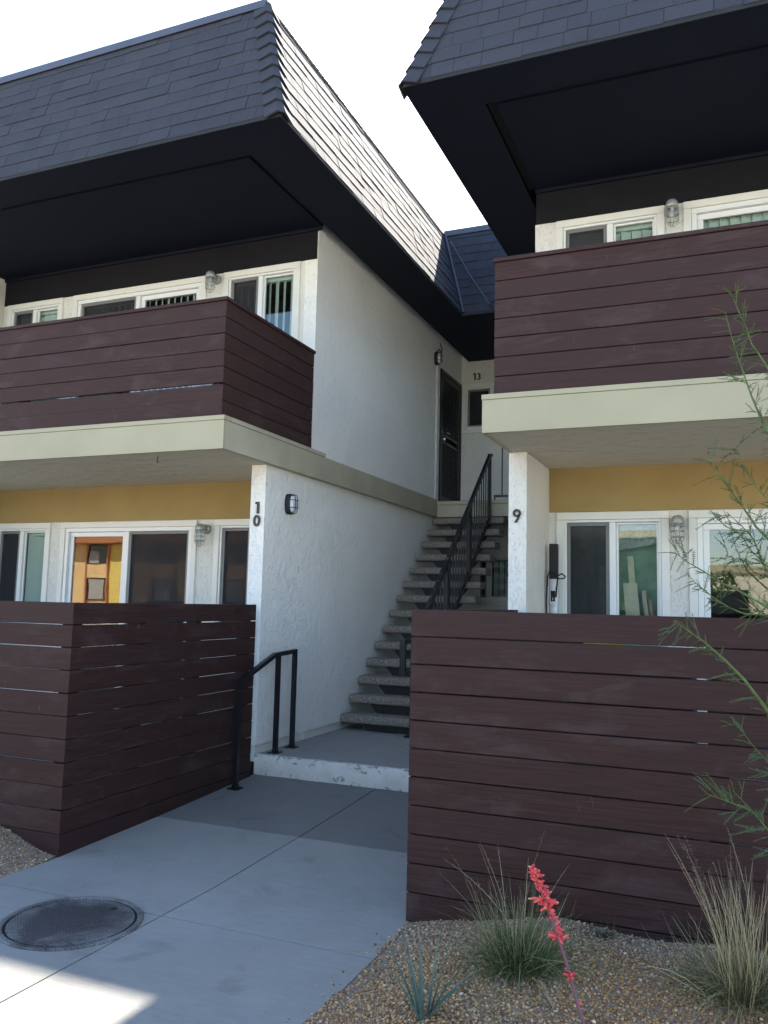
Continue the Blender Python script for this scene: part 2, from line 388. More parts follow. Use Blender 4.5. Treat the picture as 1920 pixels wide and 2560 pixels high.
def wall_panel(axis, f, b, a0, a1, z0, z1, holes=()):
    """wall with rectangular openings; axis 'x' -> runs along X, faces at y=f (front) and y=b; axis 'y' -> runs along Y, faces at x=f / x=b"""
    mb = MB()
    A = sorted({a0, a1, *[h[0] for h in holes], *[h[1] for h in holes]}); Z = sorted({z0, z1, *[h[2] for h in holes], *[h[3] for h in holes]})
    A = [a for a in A if a0 <= a <= a1]; Z = [z for z in Z if z0 <= z <= z1]
    P = (lambda a, d, z: (a, d, z)) if axis == 'x' else (lambda a, d, z: (d, a, z))
    def solid(i, j):
        if i < 0 or j < 0 or i >= len(A)-1 or j >= len(Z)-1: return False
        ca, cz = (A[i]+A[i+1])/2, (Z[j]+Z[j+1])/2
        return not any(h[0] < ca < h[1] and h[2] < cz < h[3] for h in holes)
    for i in range(len(A)-1):
        for j in range(len(Z)-1):
            if not solid(i, j): continue
            l, r, d, u = A[i], A[i+1], Z[j], Z[j+1]
            for q in (f, b): mb.add([P(l,q,d),P(r,q,d),P(r,q,u),P(l,q,u)], [(0,1,2,3)])
            if not solid(i-1, j): mb.add([P(l,f,d),P(l,b,d),P(l,b,u),P(l,f,u)], [(0,1,2,3)])
            if not solid(i+1, j): mb.add([P(r,f,d),P(r,b,d),P(r,b,u),P(r,f,u)], [(0,1,2,3)])
            if not solid(i, j-1): mb.add([P(l,f,d),P(r,f,d),P(r,b,d),P(l,b,d)], [(0,1,2,3)])
            if not solid(i, j+1): mb.add([P(l,f,u),P(r,f,u),P(r,b,u),P(l,b,u)], [(0,1,2,3)])
    import bmesh
    me = mb.mesh('wall', None, fix=False)
    bm = bmesh.new(); bm.from_mesh(me); bmesh.ops.remove_doubles(bm, verts=bm.verts, dist=1e-5); bmesh.ops.recalc_face_normals(bm, faces=bm.faces); bm.to_mesh(me); bm.free()
    return me

# ------------------------------------------------------------------ ground, walk, entry landing
def gravel_h(x, y):
    """height of the gravel beds beside the walk"""
    x = np.asarray(x, float); y = np.asarray(y, float)
    def ss(t): t = np.clip(t, 0, 1); return t*t*(3-2*t)
    r = 0.135*ss((x-0.02)/0.75) + 0.018*np.sin(3.1*x+1.0)*np.sin(4.3*y+0.4) + 0.012*np.sin(9.1*x+2.0*y) - 0.012*np.exp(-((x-0.95)**2+(y+0.75)**2)/0.05)
    r = r*ss((x-0.0)/0.12)
    l = 0.15*ss((-2.36-x)/0.55)+0.012*np.sin(5*x+3*y)
    return np.where(x > -1.2, r, l) + 0.012
def walk_z(y):
    return 0.0 if y <= 0 else (0.032*y if y < 1.01 else 0.0323+(y-1.01)*0.046)

g = MB().add([(-400,-400,-0.06),(400,-400,-0.06),(400,400,-0.06),(-400,400,-0.06)], [(0,1,2,3)])
obj('ground', g, 'lot_concrete', kind='structure')
for (x0, x1, y0, y1) in ((0.03, 4.4, -5.6, 0.02), (-7.5, -2.36, -5.6, 0.06)):     # planting beds
    nx, ny = 60, 70; mb = MB(); X = np.linspace(x0, x1, nx); Y = np.linspace(y0, y1, ny)
    G = gravel_h(*np.meshgrid(X, Y)) - 0.012
    mb.v = [(X[i], Y[j], float(G[j, i])) for j in range(ny) for i in range(nx)]
    mb.f = [(j*nx+i, j*nx+i+1, (j+1)*nx+i+1, (j+1)*nx+i) for j in range(ny-1) for i in range(nx-1)]
    obj('planting_bed', mb, 'gravel_bed', smooth=True, kind='structure')

walk = bpy.data.objects.new('walkway', None); COL.objects.link(walk); walk['kind'] = 'structure'; ROOT['walkway'] = Vector((0,0,0))
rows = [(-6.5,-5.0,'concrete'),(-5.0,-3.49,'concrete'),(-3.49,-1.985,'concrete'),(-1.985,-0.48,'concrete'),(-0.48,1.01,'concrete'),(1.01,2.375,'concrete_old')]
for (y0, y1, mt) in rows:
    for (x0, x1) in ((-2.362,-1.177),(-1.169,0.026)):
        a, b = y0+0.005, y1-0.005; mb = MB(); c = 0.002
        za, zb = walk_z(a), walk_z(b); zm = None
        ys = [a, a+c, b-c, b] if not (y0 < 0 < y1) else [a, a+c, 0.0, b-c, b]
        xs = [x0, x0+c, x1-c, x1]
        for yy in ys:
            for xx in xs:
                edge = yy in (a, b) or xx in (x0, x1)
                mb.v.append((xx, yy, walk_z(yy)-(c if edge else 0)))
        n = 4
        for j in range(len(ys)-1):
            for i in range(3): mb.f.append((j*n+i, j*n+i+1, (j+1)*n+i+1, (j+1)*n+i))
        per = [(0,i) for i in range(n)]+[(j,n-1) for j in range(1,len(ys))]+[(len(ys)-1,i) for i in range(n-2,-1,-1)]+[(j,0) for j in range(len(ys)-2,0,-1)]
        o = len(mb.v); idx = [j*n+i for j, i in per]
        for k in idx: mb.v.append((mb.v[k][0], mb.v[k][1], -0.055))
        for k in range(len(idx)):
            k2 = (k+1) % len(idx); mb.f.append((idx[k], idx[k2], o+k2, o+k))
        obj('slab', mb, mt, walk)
obj('joint_filler', MB().add([(-2.36,-6.5,-.02),(.024,-6.5,-.02),(.024,0,-.02),(-2.36,0,-.02),(.024,2.37,.07),(-2.36,2.37,.07)], [(0,1,2,3),(3,2,4,5)]), 'black_matte', walk)

ent = obj('entry_landing', box(-2.372, -0.055, 2.385, 8.36, -0.05, 0.265, 0.01), 'patio', kind='structure')
mb = MB(); ns = 60                                                   # painted, chipped front face of the step
xs = np.linspace(-2.36, -0.06, ns)
for k, x in enumerate(xs):
    j = 0.004*math.sin(x*13)+0.005*random.random(); e = 0.010*random.random()
    mb.v += [(x, 2.372-j, 0.06), (x, 2.366-j, 0.15), (x, 2.370-j, 0.245-e), (x, 2.384, 0.2665-e*0.2), (x, 2.42+0.02*random.random(), 0.2668)]
for k in range(ns-1):
    for i in range(4): mb.f.append((k*5+i, (k+1)*5+i, (k+1)*5+i+1, k*5+i+1))
obj('step_face', mb, 'peeling', ent, smooth=True)
for (x0, x1, y1) in ((-7.0, -2.53, 3.29), (0.09, 6.0, 3.29)):
    obj('patio', box(x0, x1, 0.12, y1, -0.05, 0.21), 'patio', kind='structure')

# manhole cover
mh = thing('manhole_cover', 'round cast iron manhole cover, dusty and worn, set in the concrete walk', 'manhole cover', (-1.52,-0.75,0))
mb = MB().lathe([(0.352,-0.02),(0.352,0.004),(0.346,0.010),(0.324,0.010),(0.320,0.003),(0.320,-0.02)], -1.52, -0.75, 64)
obj('frame_ring', mb, 'cast_iron', mh, smooth=True)
mb = MB().lathe([(0.306,-0.01),(0.306,0.006),(0.301,0.0085),(0.0,0.0085)], -1.52, -0.75, 64)
lid = obj('lid', mb, 'cast_iron', mh, smooth=True)
obj('gap_shade', MB().lathe([(0.35,0.0012),(0.35,0.002),(0.0,0.002)], -1.52, -0.75, 48), 'black_matte', mh)  # black disc stands in for the shade in the gap round the lid
obj('pick_hole', MB().lathe([(0.018,0.0075),(0.018,0.0095),(0.006,0.0095)], -1.44, -0.53, 14), 'black_matte', lid)

# ------------------------------------------------------------------ slat fences
P = 0.146; ST = 0.024
def slat_mesh(length, h=0.1405, m0=0, m1=0):
    """board along local +X, front face at y=0, back at y=+ST; m0/m1 = mitre at start/end (1 = back face shorter, -1 = longer)"""
    c = 0.003; L = length; mb = MB(); prof = [(c,0),(0,c),(0,h-c),(c,h),(ST-c,h),(ST,h-c),(ST,c),(ST-c,0)]
    for end, mm in ((0, m0), (1, m1)):
        for (y, z) in prof:
            x = (0 + mm*y) if end == 0 else (L - mm*y)
            mb.v.append((x, y, z))
    n = 8
    mb.f = [tuple(range(n)), tuple(range(2*n-1, n-1, -1))]+[(i, n+i, n+(i+1)%n, (i+1)%n) for i in range(n)]
    return mb.mesh('slat', 'slat')
def slat_run(parent, p0, p1, ztop, count, m0=0, m1=0, name='slat', jitter=0.0012):
    p0 = Vector((*p0, 0)); p1 = Vector((*p1, 0)); d = (p1-p0); L = d.length; ang = math.atan2(d.y, d.x)
    me = slat_mesh(L, m0=m0, m1=m1)
    for k in range(count):
        z = ztop - (k+1)*P + 0.0065
        mt = Matrix.Translation((p0.x, p0.y, z+random.uniform(-jitter, jitter))) @ Matrix.Rotation(ang+random.uniform(-.0004,.0004), 4, 'Z') @ Matrix.Rotation(random.uniform(-.0006,.0006), 4, 'Y')
        inst(name, me, parent, mt)
ZF = 11*P
fl = thing('patio_fence', 'dark brown horizontal slat fence around the patio of unit 10', 'fence', (-2.4, 0.02, 0), 'slatted patio fences')
slat_run(fl, (-7.0, 0.02), (-2.349, 0.02), 1.592, 11, 0, 1)
slat_run(fl, (-2.349, 0.02), (-2.349, 2.279), 1.592, 11, 1, 0)
for x in (-6.7, -5.5, -4.35, -3.2): obj('post', box(x-.045, x+.045, 0.05, 0.14, 0.0, 1.575, .004), 'slat', fl)
for y in (0.10, 0.75, 1.45, 2.2): obj('post', box(-2.47, -2.378, y-.045, y+.045, 0.0, 1.575, .004), 'slat', fl)
fr = thing('patio_fence', 'dark brown horizontal slat fence around the patio of unit 9, behind the grasses', 'fence', (0.1, 0.0, 0), 'slatted patio fences')
slat_run(fr, (0.0, 0.0), (4.6, 0.0), ZF, 11, 1, 0)
slat_run(fr, (0.0, 2.34), (0.0, 0.0), ZF, 11, 0, 1)
for x in (0.10, 0.78, 1.52, 2.7, 3.9): obj('post', box(x-.045, x+.045, 0.03, 0.12, 0.0, ZF-0.02, .004), 'slat', fr)
for y in (0.8, 1.5, 2.2): obj('post', box(0.030, 0.12, y-.045, y+.045, 0.0, ZF-0.02, .004), 'slat', fr)

# ------------------------------------------------------------------ apartment wings
YF = 3.29; YU = 3.25                                  # lower and upper front walls
EAVE_Y = 1.276; EAVE_Z = 5.565; TOP_Z = 6.96; RUN = 0.436
SLOPE = math.hypot(RUN, TOP_Z-EAVE_Z)
Lw = thing('apartment_wing', 'white stucco wing with the sunlit shingle slope and the number 10 beside its patio', 'building', (-6.0, 3.3, 0.2))
Rw = thing('apartment_wing', 'white stucco wing with the numeral 9 on its pillar, standing behind the grass clumps', 'building', (3.0, 3.3, 0.2))
Bw = thing('apartment_link', 'recessed stucco stairwell end wall carrying the number 13 over a small window', 'building', (-1.2, 8.4, 0.2))

def window_unit(parent, x0, x1, z0, z1, y, split, screen='l', door=False, flip=False, name=None):
    """white trimmed sliding window; split = x of mullion centre; parts hang under one window object"""
    tw, td = 0.066, 0.022
    name = name or ('sliding_door' if door else 'window')
    mb = MB()
    for (a, b, c, d) in ((x0, x1, z1-tw, z1), (x0, x0+tw, z0, z1-tw-.0015), (x1-tw, x1, z0, z1-tw-.0015)): mb.cbox(a, b, y-td, y+0.01, c, d, .003)
    if not door: mb.cbox(x0-0.01, x1+0.01, y-td-.012, y+0.01, z0-0.05, z0-.0015, .003)
    w = obj(name, mb, 'white_paint', parent)
    fw_ = 0.045 if door else 0.022; a0, a1, c1 = x0+tw+.001, x1-tw-.001, z1-tw-.001; c0 = z0+.001
    mb = MB(); yb0, yb1 = y-.006, y+.07
    for (a, b, c, d) in ((a0, a1, c1-fw_, c1), (a0, a0+fw_, c0, c1-fw_-.001), (a1-fw_, a1, c0, c1-fw_-.001), (a0+fw_+.001, a1-fw_-.001, c0, c0+.05)): mb.cbox(a, b, yb0, yb1, c, d, .003)
    obj('frame', mb, 'vinyl', w)
    obj('mullion', box(split-.028, split+.028, y+.002, y+.055, c0+.051, c1-fw_-.001, .003), 'vinyl', w)
    halves = [(a0+fw_+.001, split-.029), (split+.029, a1-fw_-.001)]
    for side, (a, b) in zip('lr', halves):
        s = side == screen; bw = 0.03 if s else 0.018; ya = y+.012 if s else y+.03
        zt, zb = c1-fw_-.002, c0+.052
        if door and not s: bw = 0.05
        mb = MB()
        for (p, q, c, d) in ((a, b, zt-bw, zt), (a, b, zb, zb+bw), (a, a+bw, zb+bw+.001, zt-bw-.001), (b-bw, b, zb+bw+.001, zt-bw-.001)): mb.cbox(p, q, ya, ya+.022, c, d, .002)
        obj('sash', mb, 'grey_frame' if s else 'vinyl', w)
        if s: obj('insect_screen', box(a+bw-.003, b-bw+.003, ya+.009, ya+.0105, zb+bw-.003, zt-bw+.003), 'screen', w)
        obj('pane', box(a+.010, b-.010, y+.046, y+.052, zb+.010, zt-.010), 'glass', w)
    return w

LOW = (1.25, 2.482); LOWD = (0.23, 2.482); UP = (4.02, 5.222); UPD = (3.19, 5.222)
def holes(ws): return [(a+.05, b-.05, c+.02, d-.05) for (a, b, c, d) in ws]
LX = [(-6.69,-5.80,0), (-5.64,-3.735,1), (-3.51,-2.553,0)]
RX = [(0.150,1.115,0), (1.272,3.18,1), (3.34,4.29,0)]
def shell(parent, xs, x_in, x_out, sgn):
    """walls of one wing. x_in: the stair side plane; x_out: far end"""
    lo, hi = min(x_in, x_out), max(x_in, x_out)
    hl = holes([(a, b, *(LOWD if d else LOW)) for a, b, d in xs]); hu = holes([(a, b, *(UPD if d else UP)) for a, b, d in xs])
    for nm, me in (('front_wall', wall_panel('x', YF, YF+.12, lo+.002, hi-.002, 0.21, 2.488, hl)), ('front_wall', wall_panel('x', YU, YU+.12, lo, hi, 3.17, 5.225, hu))):
        me.materials.append(M['stucco']); obj(nm, me, None, parent)
    obj('yellow_band', box(lo+.003, hi-.003, YF-.004, YF+.12, 2.490, 2.90, 0), 'yellow_wall', parent)
    obj('black_band', box(lo+(0.006 if sgn > 0 else 0), hi-(0.006 if sgn < 0 else 0), YU-.004, YU+.12, 5.227, 5.70), 'black_wall', parent)
    # rooms behind the windows
    for (z0, z1, y) in ((0.22, 2.84, YF+.121), (3.18, 5.6, YU+.121)):
        mb = MB(); a, b, y1 = lo+.13, hi-.13, 7.6
        v = [(a,y,z0),(b,y,z0),(b,y1,z0),(a,y1,z0),(a,y,z1),(b,y,z1),(b,y1,z1),(a,y1,z1)]
        obj('room', MB().add(v, [(1,2,6,5),(2,3,7,6),(3,0,4,7),(4,5,6,7)]), 'room', parent)
        obj('room_floor', MB().add(v, [(0,1,2,3)]), 'room_floor', parent)
    obj('rear_wall', box(lo, hi, 11.9, 12.0, 0, 6.9), 'stucco', parent)
    obj('end_wall', box(x_out-.06, x_out+.06, 3.41, 11.88, 0, 6.9), 'stucco', parent)

shell(Lw, LX, -2.356, -13.0, -1)
shell(Rw, RX, -0.044, 9.0, 1)
# stair-side walls: lower ones run on as wing walls under the balcony slab
DOOR = (7.285, 8.33, 3.10, 5.165)
for args, nm, mt, par in ((('y', -2.356, -2.51, 2.37, 8.35, 0.345, 2.885), 'stair_wall', 'stucco_lightened', Lw), (('y', -2.354, -2.50, 3.372, 8.35, 2.886, 5.68, [DOOR]), 'stair_wall', 'stucco_lightened', Lw),
                          (('y', -0.066, 0.081, 2.37, 8.35, 0.20, 2.885), 'stair_wall', 'stucco', Rw), (('y', -0.046, 0.10, 3.372, 8.35, 2.886, 5.68), 'stair_wall', 'stucco_lightened', Rw)):
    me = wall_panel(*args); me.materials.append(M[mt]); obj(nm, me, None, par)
obj('wall_corner', box(-2.50, -2.3542, 3.2485, 3.371, 2.90, 5.226), 'stucco_lightened', Lw)
obj('wall_corner', box(-2.50, -2.3545, 3.2485, 3.371, 5.228, 5.68), 'stucco_lightened', Lw)
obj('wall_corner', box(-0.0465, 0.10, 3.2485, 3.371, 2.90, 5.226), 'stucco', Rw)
obj('wall_base', box(-2.495, -2.372, 2.384, 8.34, 0.20, 0.3445), 'white_paint', Lw)
obj('party_wall', box(-6.96, -6.765, 2.35, 3.249, 3.168, 5.60, .006), 'stucco', Lw)
obj('party_wall', box(-6.98, -6.80, 2.37, 3.289, 0.2, 2.884, .006), 'stucco', Lw)
obj('rear_stair_wall', box(-2.5, -2.36, 8.36, 11.89, 0, 6.85), 'stucco', Lw)
obj('rear_stair_wall', box(-0.04, 0.1, 8.36, 11.89, 0, 6.85), 'stucco', Rw)

WIN = []
for (a, b, d) in LX:
    for (zl, y) in (((LOWD if d else LOW), YF), ((UPD if d else UP), YU)):
        sp = (a+b)/2 - (0.015 if not d else 0.0)
        WIN.append((window_unit(Lw, a, b, zl[0], zl[1], y, sp, 'l' if not d else ('r' if y == YF else 'l'), bool(d)), a, b, zl, y, d, 'L'))
for (a, b, d) in RX:
    for (zl, y) in (((LOWD if d else LOW), YF), ((UPD if d else UP), YU)):
        sp = (a+b)/2 + 0.007
        WIN.append((window_unit(Rw, a, b, zl[0], zl[1], y, sp, 'l' if not d else 'r', bool(d)), a, b, zl, y, d, 'R'))

# link wall with window 13 and the window below the landing
me = wall_panel('x', 8.35, 8.47, -2.36, -0.04, 0.26, 5.70, [(-2.27,-1.25,4.47,5.11),(-2.36+.31,-0.3,1.75,2.39)]); me.materials.append(M['stucco']); obj('end_wall', me, None, Bw)
window_unit(Bw, -2.335, -1.20, 4.41, 5.165, 8.35, -1.85, 'l'); window_unit(Bw, -2.10, -0.26, 1.70, 2.45, 8.35, -1.88, 'l')
mb = MB(); v = [(-2.3,8.475,0.27),(-0.1,8.475,0.27),(-0.1,11.5,0.27),(-2.3,11.5,0.27),(-2.3,8.475,5.6),(-0.1,8.475,5.6),(-0.1,11.5,5.6),(-2.3,11.5,5.6)]
obj('room', MB().add(v, [(0,1,2,3),(1,2,6,5),(2,3,7,6),(3,0,4,7),(4,5,6,7)]), 'room', Bw)
obj('rear_wall', box(-2.355, -0.045, 11.9, 12.0, 0, 6.85), 'stucco', Bw)
# upper walkway in front of door 13
obj('landing_deck', box(-2.352, -0.068, 7.075, 8.349, 2.885, 3.10), 'slab_soffit', Bw)
obj('landing_fascia', box(-2.352, -0.068, 7.045, 7.074, 2.875, 3.055, .003), 'fascia_weak_light', Bw)
obj('landing_edge', box(-2.352, -0.068, 7.035, 7.09, 3.0565, 3.105, .003), 'fascia_weak_light', Bw)

# ---- balconies
def balcony(parent, xa, xb, corner, slab_x, far):
    """slab with fascia boards + slatted parapet; corner side x=corner, slab edge x=slab_x"""
    s = 1 if far > corner else -1                    # s=+1: wing lies to the right of its corner
    lo, hi = (slab_x, far) if s > 0 else (far, slab_x)
    inset = 0.03
    b = obj('balcony', box(lo+(inset if s > 0 else 0), hi-(inset if s < 0 else 0), 1.5665, 3.288 if True else 0, 2.8895, 3.15), 'slab_soffit', parent)
    obj('front_fascia', box(lo, hi, 1.536, 1.5655, 2.883, 3.128, .002), 'fascia', b)
    obj('front_drip_edge', box(lo-.004, hi+.004, 1.530, 1.64, 3.1295, 3.168, .002), 'fascia', b)
    xs = (slab_x, slab_x+.029) if s > 0 else (slab_x-.029, slab_x)
    xd = (slab_x-.006, slab_x+.07) if s > 0 else (slab_x-.07, slab_x+.006)
    obj('side_fascia', box(xs[0], xs[1], 1.567, 7.04, 2.883, 3.128, .002), 'fascia_weak_light', b)
    obj('side_drip_edge', box(xd[0], xd[1], 1.6415, 3.42, 3.1295, 3.168, .002), 'fascia_weak_light', b)
    if s < 0: obj('side_fascia_fill', box(-2.3525, slab_x-.0295, 3.372, 7.04, 2.8865, 3.10), 'fascia_weak_light', b)
    zt = 4.185; yb = 1.594
    if s < 0:
        slat_run(b, (far, yb), (corner, yb), zt, 7, 0, 1, jitter=.0006); slat_run(b, (corner, yb), (corner, 3.222), zt, 7, 1, 0, jitter=.0006)
        obj('cap_rail', box(far, corner+.014, 1.578, 1.70, 4.1865, 4.217, .003), 'slat', b); obj('cap_rail', box(corner-.106, corner+.014, 1.7015, 3.236, 4.1865, 4.217, .003), 'slat', b)
    else:
        slat_run(b, (corner, yb), (far, yb), zt, 7, 1, 0, jitter=.0006); slat_run(b, (corner, 3.222), (corner, yb), zt, 7, 0, 1, jitter=.0006)
        obj('cap_rail', box(corner-.014, far, 1.578, 1.70, 4.1865, 4.217, .003), 'slat', b); obj('cap_rail', box(corner-.014, corner+.106, 1.7015, 3.236, 4.1865, 4.217, .003), 'slat', b)
    n = 7
    for k in range(n):
        x = corner + s*(0.09 + k*1.1)
        obj('post', box(x-.04, x+.04, 1.622, 1.70, 3.17, 4.185, .003), 'slat', b)
    for y in (2.4, 3.15):
        x = corner + s*0.064
        obj('post', box(x-.036, x+.036, y-.04, y+.04, 3.17, 4.185, .003), 'slat', b)
    return b
balcony(Lw, None, None, -2.346, -2.281, -12.0)
balcony(Rw, None, None, 0.012, -0.0605, 8.5)

# ---- mansard roofs
UNIT = MB()                                           # wedge shingle: u, w in 0..1, thick at the butt
UNIT.add([(0,0,0),(1,0,0),(1,1,0),(0,1,0),(0,0,1),(1,0,1),(1,1,.25),(0,1,.25)], [(0,3,2,1),(4,5,6,7),(0,1,5,4),(1,2,6,5),(2,3,7,6),(3,0,4,7)])
SHINGLE = UNIT.mesh('shingle', 'shingle')
NROW = 10; EXPO = SLOPE/NROW
def face_shingles(E0, u, inward, ua, ub, taper_a, taper_b, keep=None):
    """list of matrices; E0 origin at the eave, u along the eave, inward horizontal unit; ua(s).. limits shift by taper*s_frac"""
    w = (inward*RUN + Vector((0,0,TOP_Z-EAVE_Z))).normalized(); n = u.cross(w); n = n if n.dot(inward) < 0 else -n
    out = []
    for r in range(NROW):
        s = r*EXPO; fr_ = s/SLOPE
        a = ua + taper_a*fr_*RUN; b = ub - taper_b*fr_*RUN
        x = a - random.uniform(0, .2)
        while x < b:
            wd = random.choice((.17, .22, .25, .30, .33)) * random.uniform(.92, 1.08)
            p, q = max(x, a), min(x+wd-.003, b)
            x += wd
            if q-p < .03: continue
            T = random.uniform(.006, .014); Ln = min(EXPO+.03, SLOPE-s-.001)
            o = E0 + u*p + w*(s-random.uniform(.004, .014)) + n*0.002
            tilt = random.uniform(-.006, .006); uu = (u + w*tilt).normalized()
            m = Matrix(((uu.x*(q-p), w.x*Ln, n.x*T, o.x), (uu.y*(q-p), w.y*Ln, n.y*T, o.y), (uu.z*(q-p), w.z*Ln, n.z*T, o.z), (0,0,0,1)))
            out.append((m, o + w*Ln*.5))
    return out
def add_shingles(parent, mats, limit, vis=lambda c: True):
    """the nearest go in one by one, the rest joined"""
    vis_l = [m for m in mats if vis(m[1])]; vis_l.sort(key=lambda m: (m[1]-CAM_LOC).length)
    single = vis_l[:limit]; ids = {id(m) for m in single}
    for m, c in single:
        o = bpy.data.objects.new('shingle', SHINGLE); place(o, parent); o.matrix_basis = m
    rest = [m for m in mats if id(m) not in ids]
    if rest:
        mb = MB(); base = [Vector(v) for v in UNIT.v]
        for m, c in rest: mb.add([m @ v for v in base], UNIT.f)
        obj('shingle_field', mb, 'shingle', parent, kind='stuff')
def hip_caps(parent, E, T, d1, d2, n1, n2):
    """folded cap shingles over a hip; d1,d2 horizontal directions away from the hip along each face, n1,n2 face normals"""
    h = (T-E); L = h.length; h.normalize(); ln = L/NROW; wd = .135
    f1 = (d1 - h*d1.dot(h)).normalized(); f2 = (d2 - h*d2.dot(h)).normalized(); nn = (n1+n2).normalized()
    def prof(t, lift):
        return [f1*wd + n1*(lift*.8), f1*.012 + n1*lift + nn*.004, f2*.012 + n2*lift + nn*.004, f2*wd + n2*(lift*.8)]
    mb = MB(); lo, hi = .030, .016
    ring = []
    for (s, top, bot) in ((0, lo+.012, lo-.004), (ln*1.12, hi, hi-.012)):
        ring.append([h*s+v for v in prof(0, top)] + [h*s+v for v in prof(0, bot)][::-1])
    mb.v = [tuple(v) for r in ring for v in r]; n = 8
    mb.f = [tuple(range(n)), tuple(range(2*n-1, n-1, -1))]+[(i, n+i, n+(i+1)%n, (i+1)%n) for i in range(n)]
    me = mb.mesh('hip_cap', 'shingle')
    for k in range(NROW):
        p = E + h*(k*ln-.02+random.uniform(-.006,.006))
        inst('hip_cap', me, parent, Matrix.Translation(p))
def strip(parent, pts_lo, pts_hi, off, name, mat, thick=.006):
    """thin sheet between two polylines, pushed out by off"""
    mb = MB(); n = len(pts_lo); o2 = off*(1+thick/max(off.length, 1e-6))
    for d in (off, o2): mb.v += [tuple(Vector(p)+d) for p in pts_lo]+[tuple(Vector(p)+d) for p in pts_hi]
    k = 2*n
    for i in range(n-1):
        mb.f += [(i,i+1,n+i+1,n+i),(k+i,k+n+i,k+n+i+1,k+i+1),(i,k+i,k+i+1,i+1),(n+i,n+i+1,k+n+i+1,k+n+i)]
    mb.f += [(0,n,k+n,k),(n-1,k+n-1,k+2*n-1,2*n-1)]
    return obj(name, mb, mat, parent)
Z = Vector((0,0,1)); PX = Vector((1,0,0)); PY = Vector((0,1,0))
VAL_Y = 6.235
def face_normal(inward):
    w = (inward*RUN + Z*(TOP_Z-EAVE_Z)).normalized(); n = (-inward - w*(-inward).dot(w)).normalized(); return w, n
def make_roof(parent, corner_x, far_x, s):
    """s=-1: wing on the left (roof runs left from corner), s=+1 right"""
    inx = Vector((s, 0, 0))                            # inward direction for the stair-side face
    E = Vector((corner_x, EAVE_Y, EAVE_Z)); T = E + inx*RUN + PY*RUN + Z*(TOP_Z-EAVE_Z)
    far_e = Vector((far_x, EAVE_Y, EAVE_Z)); far_t = Vector((far_x, T.y, TOP_Z))
    V = Vector((corner_x, VAL_Y, EAVE_Z)); VT = Vector((T.x, VAL_Y+RUN, TOP_Z))
    mb = MB().add([far_e, E, T, far_t], [(0,1,2,3)]).add([E, V, VT, T], [(0,1,2,3)])
    mb.add([(T.x, T.y, 6.72), (far_x, T.y, 6.72), (far_x, 12.0, 6.72), (T.x, 12.0, 6.72)], [(0,1,2,3)])
    mb.add([(T.x, T.y+.05, TOP_Z), (far_x, T.y+.05, TOP_Z), (far_x, T.y+.05, 6.72), (T.x, T.y+.05, 6.72)], [(0,1,2,3)])
    mb.add([(T.x+s*.05, T.y, TOP_Z), (T.x+s*.05, VT.y, TOP_Z), (T.x+s*.05, VT.y, 6.72), (T.x+s*.05, T.y, 6.72)], [(0,1,2,3)])
    roof = obj('mansard_roof', mb, 'underlay', parent)
    w1, n1 = face_normal(PY); w2, n2 = face_normal(inx)
    if s < 0:
        front = face_shingles(Vector((0, EAVE_Y, EAVE_Z)), PX, PY, far_x, corner_x-.02, 0, 1)
    else:
        front = face_shingles(Vector((0, EAVE_Y, EAVE_Z)), PX, PY, corner_x+.02, far_x, 1, 0)
    side = face_shingles(Vector((corner_x, 0, EAVE_Z)), PY, inx, EAVE_Y+.02, VAL_Y-.01, 1, -1)
    if s < 0: add_shingles(roof, front+side, 292, lambda c: c.x > -7.1)
    else: add_shingles(roof, front+side, 150, lambda c: c.y < 1.72 and c.x < 3.0)
    hip_caps(roof, E, T, Vector((s,0,0)), PY, n1, n2)
    # metal edge flashing along the top
    up_ = .085
    strip(roof, [far_t-w1*up_, T-w1*up_+PX*0], [far_t+Z*.012, T+Z*.012], n1*.024, 'edge_flashing', 'flashing')
    strip(roof, [T-w2*up_, VT-w2*up_], [T+Z*.012, VT+Z*.012], n2*.024, 'edge_flashing', 'flashing')
    obj('parapet_cap', box(min(T.x,far_x), max(T.x,far_x), T.y-.02, T.y+.10, TOP_Z+.008, TOP_Z+.022), 'flashing', roof)
    obj('parapet_cap', box(T.x-.02, T.x+.02, T.y+.101, VT.y, TOP_Z+.008, TOP_Z+.022) if False else box(min(T.x-s*.02,T.x+s*.1), max(T.x-s*.02,T.x+s*.1), T.y+.101, VT.y, TOP_Z+.008, TOP_Z+.022), 'flashing', roof)
    # soffit: outer band low, inner panel a step higher with a vent groove between
    lo, hi = min(corner_x, far_x), max(corner_x, far_x)
    zb = EAVE_Z-.012; yi = 1.70
    wx = -2.235 if s < 0 else -0.11
    xa, xb = (far_x, corner_x-.004) if s < 0 else (corner_x+.004, far_x)
    sof = obj('soffit', box(xa, xb, EAVE_Y+.004, yi, zb-.016, zb), 'soffit', parent)
    if s < 0: obj('side_board', box(wx, corner_x-.004, yi+.0005, VAL_Y+2.3, zb-.016, zb), 'soffit', sof)
    else: obj('side_board', box(corner_x+.004, wx, yi+.0005, VAL_Y+2.3, zb-.016, zb), 'soffit', sof)
    ia, ib = (far_x, wx-.07) if s < 0 else (wx+.07, far_x)
    obj('inner_panel', box(ia, ib, yi+.085, YU-.002, zb+.010, zb+.03), 'soffit', sof)
    obj('vent_groove', box(min(far_x, wx), max(far_x, wx), yi+.001, YU-.001, zb+.034, zb+.05), 'underlay', sof)
    obj('wall_mould', box(ia, ib, YU-.03, YU-.006, zb-.022, zb+.0095), 'soffit', sof)
    obj('eave_strip', box(xa, xb, EAVE_Y-.008, EAVE_Y+.003, zb-.022, zb+.02), 'black_matte', sof)
    ex = (corner_x-.003, corner_x+.008) if s < 0 else (corner_x-.008, corner_x+.003)
